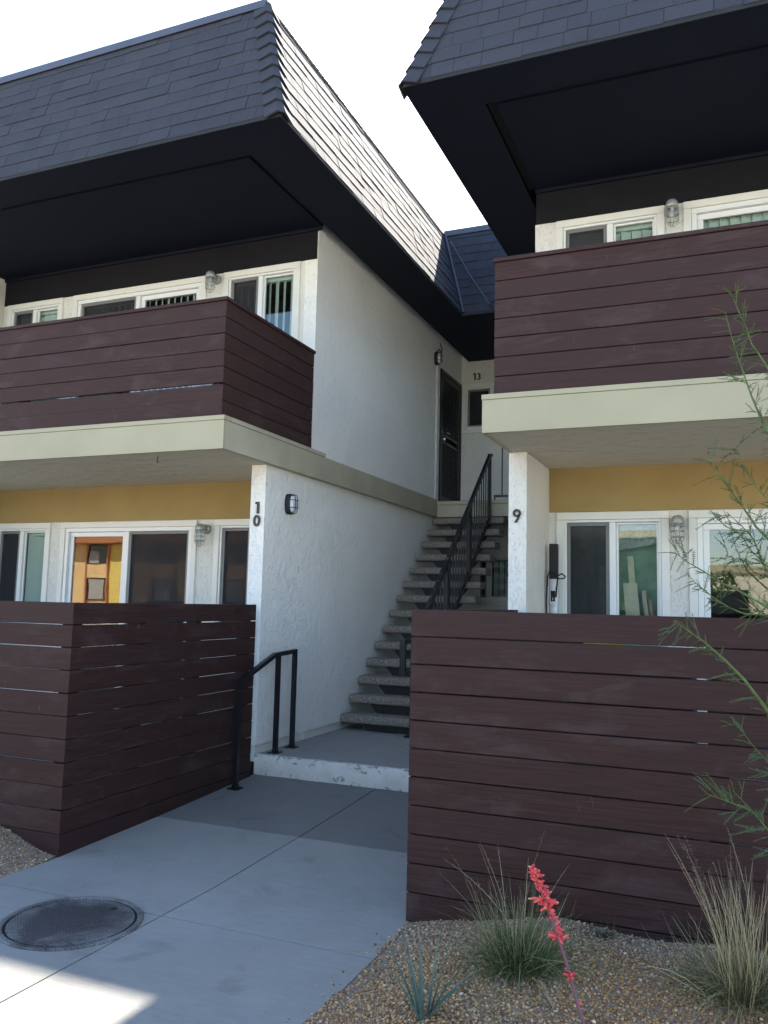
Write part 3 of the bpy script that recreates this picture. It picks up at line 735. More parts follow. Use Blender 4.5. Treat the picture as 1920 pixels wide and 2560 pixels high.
    obj('eave_strip', box(ex[0], ex[1], EAVE_Y+.0035, VAL_Y, zb-.022, zb+.02), 'black_matte', sof)
    return roof
make_roof(Lw, -1.698, -12.5, -1)
make_roof(Rw, -0.631, 8.8, 1)
# link roof between the wings
mb = MB(); a, b = -1.698, -0.631
mb.add([(a,VAL_Y,EAVE_Z),(b,VAL_Y,EAVE_Z),(b+RUN,VAL_Y+RUN,TOP_Z),(a-RUN,VAL_Y+RUN,TOP_Z)], [(0,1,2,3)])
mb.add([(-2.2,VAL_Y+RUN,6.74),(-.15,VAL_Y+RUN,6.74),(-.15,12,6.74),(-2.2,12,6.74)], [(0,1,2,3)])
mb.add([(-2.13,VAL_Y+RUN+.05,TOP_Z),(-.2,VAL_Y+RUN+.05,TOP_Z),(-.2,VAL_Y+RUN+.05,6.74),(-2.13,VAL_Y+RUN+.05,6.74)], [(0,1,2,3)])
lroof = obj('mansard_roof', mb, 'underlay', Bw)
add_shingles(lroof, face_shingles(Vector((0,VAL_Y,EAVE_Z)), PX, PY, a+.01, b-.01, -1, -1), 120)
w1, n1 = face_normal(PY)
strip(lroof, [Vector((a-RUN,VAL_Y+RUN,TOP_Z))-w1*.085, Vector((b+RUN,VAL_Y+RUN,TOP_Z))-w1*.085], [Vector((a-RUN,VAL_Y+RUN,TOP_Z+.012)), Vector((b+RUN,VAL_Y+RUN,TOP_Z+.012))], n1*.024, 'edge_flashing', 'flashing')
for (e, s) in ((a, -1), (b, 1)):
    p0 = Vector((e, VAL_Y, EAVE_Z)); p1 = Vector((e+s*RUN, VAL_Y+RUN, TOP_Z)); off = Vector((-s*.03, -.03, 0))
    obj('valley_flashing', MB().tube([p0+off, p1+off], .018, 6), 'flashing', lroof, smooth=True)
obj('soffit', box(-1.700, -0.628, VAL_Y+.004, 8.349, EAVE_Z-.029, EAVE_Z-.011), 'soffit', Bw)
obj('eave_strip', box(-1.69, -0.64, VAL_Y-.008, VAL_Y+.003, EAVE_Z-.034, EAVE_Z+.01), 'black_matte', Bw)
cb = obj('roof_shade_line', MB().tube([(-1.95,6.45,6.72),(-1.60,6.30,6.10),(-1.28,6.10,5.60),(-1.22,6.2,5.535),(-1.1,6.7,5.53)], .011, 6), 'flashing', smooth=True)  # added tube standing in for a shade line on the roof
tag(cb, 'thin dark tube added for the shade line down the link roof beside the valley', 'cable')

# ------------------------------------------------------------------ vertical blinds
def blind(x0, x1, z0, z1, y, label, group, open_=0.55, half=None):
    if half: x0, x1 = half
    t = thing('vertical_blind', label, 'blind', ((x0+x1)/2, y+.2, z0), group)
    obj('head_rail', box(x0, x1, y+.085, y+.135, z1-.05, z1), 'blind', t)
    w = .089; me = box(-w/2, w/2, -.001, .001, z0, z1-.055).mesh('slat', 'blind')
    n = int((x1-x0)/.085)
    for k in range(n):
        x = x0+.05+k*(x1-x0-.1)/max(1, n-1)
        inst('slat', me, t, Matrix.Translation((x, y+.11, random.uniform(-.004,.004))) @ Matrix.Rotation(open_+random.uniform(-.09,.09), 4, 'Z'))
GB = 'vertical blinds behind the glass'
for (w, a, b, zl, y, d, sd_) in WIN:
    up_ = y == YU
    if sd_ == 'L' and up_:
        lab = {0: None, 1: 'grey green vertical slat blind behind the upper sliding door of the unit 10 wing'}.get(d)
        if not d: lab = 'grey green vertical blind behind the upper window beside the white stair wall corner' if a > -4 else 'pale grey vertical blind behind the small upper window past the sliding door'
        blind(a+.11, b-.11, zl[0]+.04, zl[1]-.09, y, lab, GB, -.72 if a > -6 else .35)
    if sd_ == 'R' and up_ and a < 2:
        blind(a+.11, b-.11, zl[0]+.04, zl[1]-.09, y, 'closed grey green vertical blind behind the upper %s of the unit 9 wing' % ('sliding door' if d else 'window'), GB, .30)
    if sd_ == 'L' and not up_ and a < -6:
        blind(a+.45, b-.11, zl[0]+.04, zl[1]-.09, y, 'dark vertical blind behind the lower window left of the reflecting sliding door', GB, .8)
blind(-1.83, -0.4, 1.78, 2.38, 8.35, 'dark vertical blind in the window under the stair landing', GB, .9)

# ------------------------------------------------------------------ house numbers
def stroke(pts, w, closed=False):
    """2D polyline -> list of quads (outline polygons)"""
    out = []; n = len(pts); L = []; R = []
    for i in range(n):
        p = Vector(pts[i])
        a = Vector(pts[(i-1) % n]) if (i > 0 or closed) else p
        b = Vector(pts[(i+1) % n]) if (i < n-1 or closed) else p
        d = (b-a).normalized(); nn = Vector((-d.y, d.x)); L.append(p+nn*w/2); R.append(p-nn*w/2)
    m = n if closed else n-1
    for i in range(m): out.append([L[i], L[(i+1) % n], R[(i+1) % n], R[i]])
    return L, R, m
def digit_mesh(ch, H, f0, f1):
    """digit of height H in a flat 2D frame, extruded between f0 and f1"""
    mb = MB()
    def ribbon(pts, w, closed=False):
        L, R, m = stroke(pts, w, closed); n = len(L)
        vs = [f0(p) for p in L]+[f0(p) for p in R]+[f1(p) for p in L]+[f1(p) for p in R]; fs = []
        for i in range(m):
            j = (i+1) % n
            fs += [(i,j,n+j,n+i),(2*n+i,3*n+i,3*n+j,2*n+j),(i,2*n+i,2*n+j,j),(n+i,n+j,3*n+j,3*n+i)]
        if not closed: fs += [(0,n,3*n,2*n),(n-1,3*n-1,4*n-1,2*n-1)]
        mb.add(vs, fs)
    w = .21*H
    arc = lambda cx, cy, rx, ry, a0, a1, n=22: [(cx+rx*math.cos(math.radians(a0+(a1-a0)*i/n)), cy+ry*math.sin(math.radians(a0+(a1-a0)*i/n))) for i in range(n+1)]
    if ch == '1':
        mb.prism([(.02*H,0),(.02*H,.80*H),(-.13*H,.80*H),(-.13*H,H),(.24*H,H),(.24*H,0)], f0, f1)
    elif ch == '0': ribbon(arc(0, .5*H, .235*H, .5*H-w/2, 0, 360, 36)[:-1], w*.92, True)
    elif ch == '9':
        r = .30*H-w/2+.02*H; ribbon(arc(0, .69*H, r, r, 0, 360, 36)[:-1], w*.78, True)
        mb.prism([(.30*H,.62*H),(.02*H,0),(-.19*H,0),(.10*H,.50*H)], f0, f1)
    elif ch == '3':
        ribbon(arc(-.03*H, .74*H, .19*H, .26*H-w/2+.005*H, 150, -90, 20), w*.85); ribbon(arc(-.03*H, .28*H, .225*H, .28*H-w/2+.005*H, 90, -150, 20), w*.85)
    return mb
def number(label, digits, y, H, mat='digit'):
    t = thing('house_number', label, 'house number', (digits[0][1], y, digits[0][2]))
    for ch, x, z in digits:
        obj('digit', digit_mesh(ch, H, lambda p: (x+p[0], y, z+p[1]), lambda p: (x+p[0], y-.012, z+p[1])), mat, t)
number('black numerals 1 over 0 stacked on the narrow white wall end', [('1', -2.437, 2.428), ('0', -2.432, 2.308)], 2.369, .110)
number('bronze numeral 9 on the white wall end beside the stairs', [('9', 0.004, 2.308)], 2.369, .112, 'bronze')
number('black numerals 13 above the small window at the stair head', [('1', -2.140, 5.225), ('3', -2.062, 5.225)], 8.349, .112)

# ------------------------------------------------------------------ lamps
def jar_lamp(x, y, z, label, group):
    """galvanised vapour-tight jar light: wall box, elbow, cap, glass jar, wire cage. z = top"""
    t = thing('wall_lamp', label, 'lamp', (x, y, z-.1), group)
    obj('wall_box', MB().lathe([(.052,y-.001),(.052,y-.035),(.040,y-.044),(.020,y-.046)], x, z-.045, 20, 'y'), 'galvanised', t, smooth=True)
    yc = y-.135
    obj('arm', MB().tube([(x,y-.03,z-.045),(x,y-.07,z-.040),(x,y-.11,z-.034),(x,yc,z-.03)], .022, 10), 'galvanised', t, smooth=True)
    obj('cap', MB().lathe([(.012,z+.004),(.030,z),(.046,z-.014),(.052,z-.032),(.055,z-.062),(.050,z-.070),(.02,z-.070)], x, yc, 22), 'galvanised', t, smooth=True)
    obj('jar', MB().lathe([(.038,z-.069),(.042,z-.10),(.042,z-.17),(.036,z-.195),(.022,z-.212),(.004,z-.218)], x, yc, 18), 'jar_glass', t, smooth=True)
    obj('bulb', MB().lathe([(.013,z-.071),(.014,z-.09),(.026,z-.125),(.024,z-.145),(.010,z-.158),(.002,z-.16)], x, yc, 14), 'frost', t, smooth=True)
    mb = MB()
    for k in range(4):
        a = PI/4*0+k*PI/2+.35; c, s = math.cos(a), math.sin(a)
        mb.tube([(x+c*r, yc+s*r, z+h) for r, h in ((.052,-.055),(.054,-.12),(.053,-.18),(.044,-.212),(.026,-.232),(.006,-.238))], .0036, 5)
    for h, r in ((-.088,.054),(-.130,.0545),(-.180,.0535)):
        mb.tube([(x+math.cos(a)*r, yc+math.sin(a)*r, z+h) for a in np.linspace(0, 2*PI, 21)], .0036, 5, cap=False)
    obj('wire_cage', mb, 'galvanised', t, smooth=True)
GL = 'caged jar lamps on the facades'
jar_lamp(-3.610, YF, 2.425, 'galvanised caged jar lamp below the yellow band between two windows of unit 10', GL)
jar_lamp(1.190, YF, 2.425, 'galvanised caged jar lamp below the yellow band on the unit 9 facade', GL)
jar_lamp(-3.600, YU, 5.20, 'galvanised caged jar lamp under the black band above the corner balcony slats', GL)
jar_lamp(1.185, YU, 5.20, 'galvanised caged jar lamp under the black band of the unit 9 wing', GL)
def oval_lamp(x, y, z, label, group, hh=.1):
    """black oval bulkhead on a wall facing +X"""
    t = thing('bulkhead_lamp', label, 'lamp', (x, y, z-hh), group)
    def oval(a, b, n=28, p=2.6):
        return [(math.copysign(abs(math.cos(q))**(2/p), math.cos(q))*a, math.copysign(abs(math.sin(q))**(2/p), math.sin(q))*b) for q in np.linspace(0, 2*PI, n, endpoint=False)]
    def loft(rings):
        mb = MB(); n = 28
        for (h, a, b) in rings: mb.v += [(x+h, y+p, z+q) for p, q in oval(a, b)]
        for i in range(len(rings)-1):
            for k in range(n): mb.f.append((i*n+k, i*n+(k+1)%n, (i+1)*n+(k+1)%n, (i+1)*n+k))
        mb.f += [tuple(range(n))[::-1], tuple((len(rings)-1)*n+k for k in range(n))]; return mb
    obj('base', loft([(.0,.066,hh),(.034,.066,hh),(.042,.060,hh*.94),(.042,.03,hh*.5)]), 'black_matte', t, smooth=True)
    obj('lens', loft([(.040,.050,hh*.82),(.062,.049,hh*.80),(.078,.040,hh*.68),(.084,.02,hh*.4)]), 'frost', t, smooth=True)
    mb = MB()
    mb.tube([(x+.050, y+p*1.02, z+q*1.02) for p, q in oval(.054, hh*.87)+oval(.054, hh*.87)[:1]], .0036, 5, cap=False)
    for dz in (-.36*hh, .36*hh): mb.tube([(x+.042,y-.060,z+dz),(x+.072,y-.056,z+dz),(x+.092,y-.036,z+dz),(x+.094,y+.036,z+dz),(x+.072,y+.056,z+dz),(x+.042,y+.060,z+dz)], .0036, 5)
    for dy in (-.02, .02): mb.tube([(x+.042,y+dy,z-hh*.95),(x+.078,y+dy,z-hh*.88),(x+.094,y+dy,z-hh*.6),(x+.095,y+dy,z+hh*.6),(x+.078,y+dy,z+hh*.88),(x+.042,y+dy,z+hh*.95)], .0036, 5)
    obj('guard', mb, 'black_matte', t, smooth=True)
oval_lamp(-2.356, 2.80, 2.565, 'black oval bulkhead lamp on the stair wall near the numerals 1 and 0', 'black bulkhead lamps')
oval_lamp(-2.354, 7.06, 5.235, 'black oval bulkhead lamp above a white conduit beside the security door', 'black bulkhead lamps')
t = obj('conduit', MB().tube([(-2.345,7.115,3.10),(-2.345,7.115,5.14)], .022, 10), 'conduit', smooth=True)
tag(t, 'white vertical conduit below the bulkhead lamp beside the security door', 'conduit')
t = obj('cable', MB().tube([(-2.345,7.09,5.33),(-2.33,7.13,5.40),(-2.31,7.20,5.36),(-2.32,7.26,5.43),(-2.34,7.2,5.52)], .007, 6), 'strap', smooth=True)
tag(t, 'short black cable looping above the bulkhead lamp at the stair head', 'cable')

# ------------------------------------------------------------------ security door 13
d = thing('security_door', 'black steel security door with vertical bars at the head of the stairs', 'door', (-2.36, 7.8, 3.1))
y0, y1, z0, z1 = 7.295, 8.32, 3.115, 5.155
mb = MB()
for (a, b, c, e) in ((y0, y1, z1-.05, z1), (y0, y0+.05, z0, z1-.051), (y1-.05, y1, z0, z1-.051)): mb.cbox(-2.40, -2.335, a, b, c, e, .003)
obj('door_frame', mb, 'black_metal', d)
obj('door_leaf', box(-2.47, -2.425, y0+.002, y1-.002, z0, z1-.002), 'black_matte', d)
mb = MB()
for (a, b, c, e) in ((y0+.06, y1-.06, z1-.12, z1-.06), (y0+.06, y1-.06, z0+.01, z0+.12), (y0+.06, y0+.13, z0+.121, z1-.121), (y1-.13, y1-.06, z0+.121, z1-.121), (y0+.131, y1-.131, 4.155, 4.195), (y0+.131, y1-.131, 4.04, 4.08)): mb.cbox(-2.385, -2.350, a, b, c, e, .003)
obj('gate_frame', mb, 'black_metal', d)
for k in range(8):
    y = y0+.19+k*(y1-y0-.38)/7
    for (za, zb) in ((z0+.121, 4.039), (4.196, z1-.121)):
        br = obj('bar', box(-2.376, -2.358, y-.009, y+.009, za, zb), 'black_metal', d)
        if k % 2:
            for q in range(7):
                zz = za+(q+.7)*(zb-za)/7.4
                obj('rosette', MB().lathe([(.014,-2.357),(.010,-2.348),(.002,-2.345)], y, zz, 8, 'x'), 'rosette', br)
obj('lever_handle', MB().tube([(-2.350,7.49,4.205),(-2.30,7.49,4.205),(-2.296,7.50,4.205),(-2.296,7.60,4.205)], .010, 8), 'chrome', d, smooth=True)
obj('lock', MB().lathe([(.030,-2.350),(.030,-2.338),(.022,-2.325),(.004,-2.324)], 7.49, 4.11, 16, 'x'), 'chrome', d, smooth=True)

# ------------------------------------------------------------------ stairs
st = thing('staircase', 'open staircase of pebbled concrete treads on black steel brackets with black railing', 'staircase', (-1.8, 4.1, 0.265))
NT_ = 14; RZ, RY = .1868, .2235; SX0, SX1 = -2.335, -1.295
def tread_mesh():
    mb = MB(); c = .02; yb = .275; h = .090
    prof = [(c,0),(.004,c*.6),(0,h*.5),(.004,h-c*.6),(c,h),(yb-.006,h),(yb,h-.006),(yb,.006),(yb-.006,0)]
    n = len(prof)
    for x in (SX0, SX0+.004, SX1-.012, SX1):
        k = .004 if x in (SX0, SX1) else 0
        mb.v += [(x, min(max(p, k), yb-k), min(max(q, k), h-k)) for p, q in prof]
    for j in range(3):
        for i in range(n): mb.f.append((j*n+i, (j+1)*n+i, (j+1)*n+(i+1)%n, j*n+(i+1)%n))
    mb.f += [tuple(range(n)), tuple(3*n+i for i in range(n))[::-1]]
    return mb.mesh('tread', 'aggregate')
TM = tread_mesh()
xc = (SX0+SX1)/2
brk = MB().prism([(xc-.30,-.002),(xc+.30,-.002),(xc+.20,-.112),(xc-.20,-.112)], lambda p: (p[0], .060, p[1]), lambda p: (p[0], .215, p[1])).mesh('bracket', 'black_matte')
for i in range(NT_):
    mt = Matrix.Translation((0, 4.08+i*RY, .43+i*RZ-.090))
    inst('tread', TM, st, mt); inst('bracket', brk, st, mt)
mb = MB()                                              # central steel stringer under the brackets
a0, a1 = -0.3, NT_-.2
pl = [(4.08+a0*RY+.10, .43+a0*RZ-.20), (4.08+a1*RY+.10, .43+a1*RZ-.20), (4.08+a1*RY+.10, .43+a1*RZ-.40), (4.08+a0*RY+.55, .266), (4.08+a0*RY+.10, .266)]
mb.prism(pl, lambda p: (xc-.13, p[0], p[1]), lambda p: (xc+.13, p[0], p[1])); obj('stringer', mb, 'black_matte', st)
RX_ = -1.48
nos = lambda y: .43+(y-4.08)*RZ/RY
hr = MB().tube([(RX_,4.00,.93),(RX_,3.71,.93),(RX_,3.71,1.245),(RX_,4.06,1.25),(RX_,6.93,nos(6.93)+.915),(RX_,7.02,nos(6.93)+.93)], .020, 4, square=True)
rail = obj('handrail', hr, 'black_metal', st)
obj('bottom_rail', MB().tube([(RX_,4.12,nos(4.12)+.03),(RX_,6.95,nos(6.95)+.03)], .016, 4, square=True), 'black_metal', rail)
n = 25
for k in range(n):
    y = 4.22+k*(6.85-4.22)/(n-1)
    if k in (8, 16): obj('newel', box(RX_-.021, RX_+.021, y-.021, y+.021, nos(y)-.09, nos(y)+.905), 'black_metal', rail)
    else: obj('baluster', box(RX_-.0075, RX_+.0075, y-.0075, y+.0075, nos(y)+.035, nos(y)+.905), 'black_metal', rail)
obj('newel', box(RX_-.022, RX_+.022, 6.905, 6.949, 2.80, nos(6.93)+.93), 'black_metal', rail)
obj('newel', box(RX_-.02, RX_+.02, 3.98, 4.02, .2775, 1.24), 'black_metal', rail)
obj('base_plate', box(RX_-.06, RX_+.06, 3.93, 4.05, .2665, .277), 'black_metal', rail)
gd = thing('landing_guard', 'black steel guard rail along the upper stair landing', 'railing', (-0.8, 7.06, 3.1))
obj('bottom_rail', box(RX_+.03, -0.08, 7.045, 7.075, 3.145, 3.175), 'black_metal', gd); obj('top_rail', box(RX_+.03, -0.08, 7.04, 7.08, 4.03, 4.07), 'black_metal', gd)
for k in range(11): x = -1.335+k*.12; obj('baluster', box(x-.008, x+.008, 7.052, 7.068, 3.1755, 4.0295), 'black_metal', gd)
for x in (-1.44, -0.09): obj('post', box(x-.009, x+.009, 7.05, 7.07, 3.106, 3.1445), 'black_metal', gd)

# short entry handrail
eh = thing('entry_handrail', 'short black steel handrail bent over the white painted step by the unit 10 wall', 'handrail', (-2.25, 2.4, .1))
hx = -2.245; zt = 1.163
obj('rail', MB().tube([(hx,1.885,.945),(hx,2.46,zt-.02),(hx,2.86,zt)], .019, 4, square=True), 'black_metal', eh)
for y, za, zb in ((1.885, walk_z(1.885), .955), (2.53, .265, zt-.03), (2.841, .265, zt-.012)):
    p = obj('post', box(hx-.019, hx+.019, y-.019, y+.019, za+.006, zb), 'black_metal', eh)
    obj('base_plate', box(hx-.05, hx+.05, y-.05, y+.05, za+.001, za+.011, .002), 'black_metal', p)
    obj('weld_collar', box(hx-.025, hx+.025, y-.025, y+.025, za+.011, za+.03, .006), 'black_metal', p)

# ------------------------------------------------------------------ small things on the patio and behind glass
bt = thing('black_post', 'slim black post with strap and plastic wrap in the corner by the pillar', 'post', (.16, 3.1, .21))
obj('shaft', box(.118, .190, 3.10, 3.165, 1.88, 2.19, .004), 'black_matte', bt)
obj('plastic_wrap', MB().lathe([(.036,.22),(.04,.8),(.035,1.3),(.042,1.5),(.038,1.62),(.046,1.70),(.040,1.88)], .155, 3.13, 12), 'plastic', bt, smooth=True)
obj('grip', box(.135, .175, 3.085, 3.10, 1.68, 1.78, .006), 'strap', bt)
obj('strap', MB().tube([(.10,3.08,1.56),(.098,3.08,1.7),(.11,3.08,1.9),(.135,3.07,1.96),(.19,3.06,1.90),(.24,3.05,1.925),(.27,3.05,1.90),(.26,3.05,1.885),(.20,3.06,1.88),(.19,3.07,1.8),(.185,3.07,1.72)], .007, 6), 'strap', bt, smooth=True)
sb_ = thing('storage_box', 'dark storage box with a yellow and teal top glimpsed through the unit 9 fence gaps', 'box', (.8, .65, .21))
obj('body', box(.22, 1.40, .42, .90, .211, 1.395, .008), 'black_matte', sb_)
obj('yellow_top', box(.845, 1.058, .40, .88, 1.3965, 1.49, .006), 'yellow_lid', sb_)
obj('teal_top', box(1.0595, 1.25, .40, .88, 1.3965, 1.49, .006), 'teal', sb_)
obj('dark_top', box(.22, .8435, .40, .88, 1.3965, 1.47, .006), 'black_matte', sb_)
hk = obj('hook', MB().tube([(-3.09,1.73,2.89),(-3.092,1.73,2.865),(-3.10,1.73,2.845),(-3.092,1.73,2.832),(-3.078,1.73,2.838)], .0045, 6), 'bronze', smooth=True)
tag(hk, 'small dark metal hook hanging from the rough balcony underside', 'hook')
pl_ = thing('reflection_sheet', 'pale draped plastic sheet added for a reflection in the lower window of unit 9', 'sheet', (.7, 3.62, 1.9))  # sheet added behind the glass in place of a reflection
mb = MB(); nx, nz = 30, 14
for j in range(nz):
    for i in range(nx):
        u, v = i/(nx-1), j/(nz-1); x = .2+u*.86; sag = .34*(1-(2*abs(u-.5))**1.5)*v
        mb.v.append((x, 3.52+.03*math.sin(u*17+v*3)+.02*math.sin(u*31), 2.40-.10*v-sag*.55-.04*math.sin(u*8)*v))
mb.f = [(j*nx+i, j*nx+i+1, (j+1)*nx+i+1, (j+1)*nx+i) for j in range(nz-1) for i in range(nx-1)]
obj('sheet', mb, 'plastic', pl_, smooth=True)
bp_ = obj('backdrop_board', box(.12, 1.2, 3.66, 3.69, .3, 2.3), 'teal'); tag(bp_, 'made-up green panel added behind the unit 9 window for its teal tone', 'panel')  # made-up panel, puts the teal tone of the glass into colour
def plank(x, y, z0, z1, w, lean, bend, mat, label):  # shapes added behind the glass, standing in for warped reflections
    mb = MB(); n = 10
    for k in range(n):
        t = k/(n-1); z = z0+(z1-z0)*t; dx = lean*t + bend*(1-t)**2; 
        mb.v += [(x+dx-w/2, y, z), (x+dx+w/2, y, z), (x+dx+w/2, y+.018, z), (x+dx-w/2, y+.018, z)]
    for k in range(n-1):
        for i in range(4): mb.f.append((k*4+i, k*4+(i+1)%4, (k+1)*4+(i+1)%4, (k+1)*4+i))
    mb.f += [(0,3,2,1), tuple((n-1)*4+i for i in range(4))]
    tag(obj('plank', mb, mat), label, 'plank', 'planks standing in for reflections in the unit 9 window')
plank(.44, 3.46, 1.2, 2.18, .05, -.03, .16, 'wood', 'bowed tan plank added for a warped reflection in the screened half of the unit 9 window')
plank(.36, 3.49, 1.2, 2.10, .035, .0, .0, 'wood', 'narrow upright tan plank added for a warped reflection in the screened half of the unit 9 window')
plank(.54, 3.53, 1.2, 2.02, .10, .0, .0, 'wood_pale', 'wide pale plank added for a warped reflection in the screened half of the unit 9 window')
plank(.82, 3.47, 1.2, 2.10, .05, -.05, .02, 'wood_pale', 'pale narrow plank leaning to the side, added for a warped reflection in the clear half of the unit 9 window')
plank(.80, 3.44, 1.2, 1.86, .12, -.03, .05, 'wood_pale', 'short broad pale plank added for a warped reflection in the clear half of the unit 9 window')
plank(.90, 3.50, 1.2, 1.80, .035, -.02, .13, 'wood_pale', 'thin bowed pale strip added for a warped reflection in the clear half of the unit 9 window')
plank(.95, 3.53, 1.2, 1.72, .03, -.02, .12, 'wood', 'thin bowed tan strip added for a warped reflection in the clear half of the unit 9 window')
tag(obj('safety_vest', box(.70, .78, 3.46, 3.49, 1.62, 1.69, .01), 'hi_vis'), 'small yellow green vest behind the unit 9 window', 'vest')
for k, x in enumerate((-4.50, -4.44, -4.30)):
    j = MB().lathe([(.026,1.62),(.028,1.63),(.028,1.70),(.020,1.71),(.02,1.72)], x, 3.55, 14)
    tag(obj('jar', j, 'red_paint' if k < 2 else 'plastic', smooth=True), ('small red jar at the end of the row on the inside shelf', 'small red jar between another red jar and a clear one', 'small clear jar on the sill behind the sliding door screen')[k], 'jar', 'jars on the sill')
sh = obj('shelf', box(-4.62, -4.0, 3.48, 3.62, 1.595, 1.618), 'wood'); tag(sh, 'narrow wooden shelf behind the lower sliding door of unit 10', 'shelf')

# ------------------------------------------------------------------ gravel
ICO_V = []; _p = (1+5**.5)/2
for a_, b_ in ((-1,_p),(1,_p),(-1,-_p),(1,-_p)): ICO_V.append((a_,b_,0))
for a_, b_ in ((-1,_p),(1,_p),(-1,-_p),(1,-_p)): ICO_V.append((0,a_,b_))
for a_, b_ in ((-1,_p),(1,_p),(-1,-_p),(1,-_p)): ICO_V.append((b_,0,a_))
ICO_V = np.array(ICO_V)/np.linalg.norm(ICO_V[0])
from itertools import combinations
ICO_F = []
for t3 in combinations(range(12), 3):
    if all(np.linalg.norm(ICO_V[i]-ICO_V[j]) < 1.06 for i, j in combinations(t3, 2)):
        c = ICO_V[list(t3)].mean(0); nrm = np.cross(ICO_V[t3[1]]-ICO_V[t3[0]], ICO_V[t3[2]]-ICO_V[t3[0]])
        ICO_F.append(t3 if nrm.dot(c) > 0 else (t3[0], t3[2], t3[1]))
ICO_F = np.array(ICO_F)
def gravel(x0, x1, y0, y1, count, name, smin=.0024, smax=.0085, edge=None):
    N = count; X = RNG.uniform(x0, x1, N); Y = RNG.uniform(y0, y1, N)
    if edge is not None:
        k = edge(X, Y); X, Y = X[k], Y[k]; N = len(X)
    S = smin+(smax-smin)*RNG.random(N)**2.2
    H = gravel_h(X, Y) - 0.012 + S*RNG.uniform(-.1, .75, N)
    ang = RNG.uniform(0, 2*PI, (N, 3)); c, s = np.cos(ang), np.sin(ang)
    Rx = np.zeros((N,3,3)); Rx[:,0,0]=1; Rx[:,1,1]=c[:,0]; Rx[:,1,2]=-s[:,0]; Rx[:,2,1]=s[:,0]; Rx[:,2,2]=c[:,0]
    Rz = np.zeros((N,3,3)); Rz[:,2,2]=1; Rz[:,0,0]=c[:,1]; Rz[:,0,1]=-s[:,1]; Rz[:,1,0]=s[:,1]; Rz[:,1,1]=c[:,1]
    sc = S[:,None]*RNG.uniform(.6, 1.25, (N,3)); jit = RNG.uniform(.75, 1.2, (N, 12, 1))
    V = np.einsum('nij,nkj->nki', Rz@Rx, ICO_V[None]*jit*sc[:,None,:]); V[:,:,2] *= .8
    V += np.stack([X, Y, H], 1)[:,None,:]
    F = (ICO_F[None]+(np.arange(N)*12)[:,None,None]).reshape(-1,3)
    me = bpy.data.meshes.new(name); me.vertices.add(N*12); me.vertices.foreach_set('co', V.astype(np.float32).ravel())
    nf = len(F); me.loops.add(nf*3); me.polygons.add(nf); me.loops.foreach_set('vertex_index', F.astype(np.int32).ravel())
    me.polygons.foreach_set('loop_start', np.arange(0, nf*3, 3, dtype=np.int32)); me.update(calc_edges=True)
    pal = np.array([(.33,.225,.13),(.27,.165,.08),(.36,.265,.17),(.20,.13,.075),(.38,.30,.21),(.34,.24,.15),(.13,.085,.05),(.46,.39,.30)])
    pr = np.array([.23,.20,.17,.12,.09,.12,.05,.02]); pi_ = RNG.choice(len(pal), N, p=pr)
    # finer tan soil colour in patches
    tan = (np.sin(2.3*X+1.2)*np.sin(2.9*Y+.4) > .2); pi_[tan & (RNG.random(N) < .6)] = 1
    grey = np.clip((Y+.55)/.45, 0, 1)[:,None]; C = pal[pi_]; C = C*(1-.45*grey)+(C.mean(1, keepdims=True)*np.array([1.06,.98,.92]))*.45*grey; C = C*RNG.uniform(.7, 1.45, (N,1))*np.array([1.22,1.06,.86]); C = np.concatenate([C, np.ones((N,1))], 1)
    at = me.color_attributes.new('Col', 'FLOAT_COLOR', 'CORNER')
    at.data.foreach_set('color', np.repeat(C, 60, axis=0).astype(np.float32).ravel())
    me.materials.append(M['vcol']); o = bpy.data.objects.new(name, me); place(o, None); o['kind'] = 'stuff'
    o['label'] = 'loose tan and grey gravel covering the planting bed'; o['category'] = 'gravel'
    return o
gravel(.005, 2.3, -2.3, .0, 84000, 'gravel', edge=lambda x, y: (x > .018+.012*np.sin(7*y)+.01*np.sin(23*y)) & (RNG.random(len(x)) < np.where((x < 1.9) & (y > -1.5), 1, .45)))
gravel(-4.6, -2.355, -1.2, .03, 22000, 'gravel', edge=lambda x, y: x < -2.362-.012*np.sin(9*y)-.006*np.sin(31*y))
gravel(-.10, .03, -2.3, .0, 160, 'gravel', .003, .007, edge=lambda x, y: RNG.random(len(x)) < .6)

# ------------------------------------------------------------------ plants
def ribbons(paths, name, parent, cols_lo, cols_hi, mat='vcol'):
    """paths: list of (points Nx3, width); flat tapering blades with colour from base to tip"""
    V = []; F = []; C = []
    for pts, w, tone in paths:
        pts = np.asarray(pts); n = len(pts); d = np.gradient(pts, axis=0); sd_ = np.cross(d, RNG.normal(size=3)); sd_ /= np.linalg.norm(sd_, axis=1)[:,None]+1e-9
        tp = (1-np.linspace(0, 1, n)**2*.85)*w/2; o = len(V)
        for i in range(n): V.append(pts[i]-sd_[i]*tp[i]); V.append(pts[i]+sd_[i]*tp[i])
        for i in range(n-1):
            F.append((o+2*i, o+2*i+1, o+2*i+3, o+2*i+2)); k = (i+.5)/(n-1)
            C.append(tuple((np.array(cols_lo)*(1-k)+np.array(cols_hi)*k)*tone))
    me = bpy.data.meshes.new(name); me.from_pydata([tuple(map(float, v)) for v in V], [], F)
    at = me.color_attributes.new('Col', 'FLOAT_COLOR', 'CORNER'); arr = np.concatenate([np.repeat(np.array(C), 4, axis=0), np.ones((len(C)*4, 1))], 1)
    at.data.foreach_set('color', arr.astype(np.float32).ravel()); me.materials.append(M[mat]); me.update()
    o = bpy.data.objects.new(name, me); place(o, parent); return o
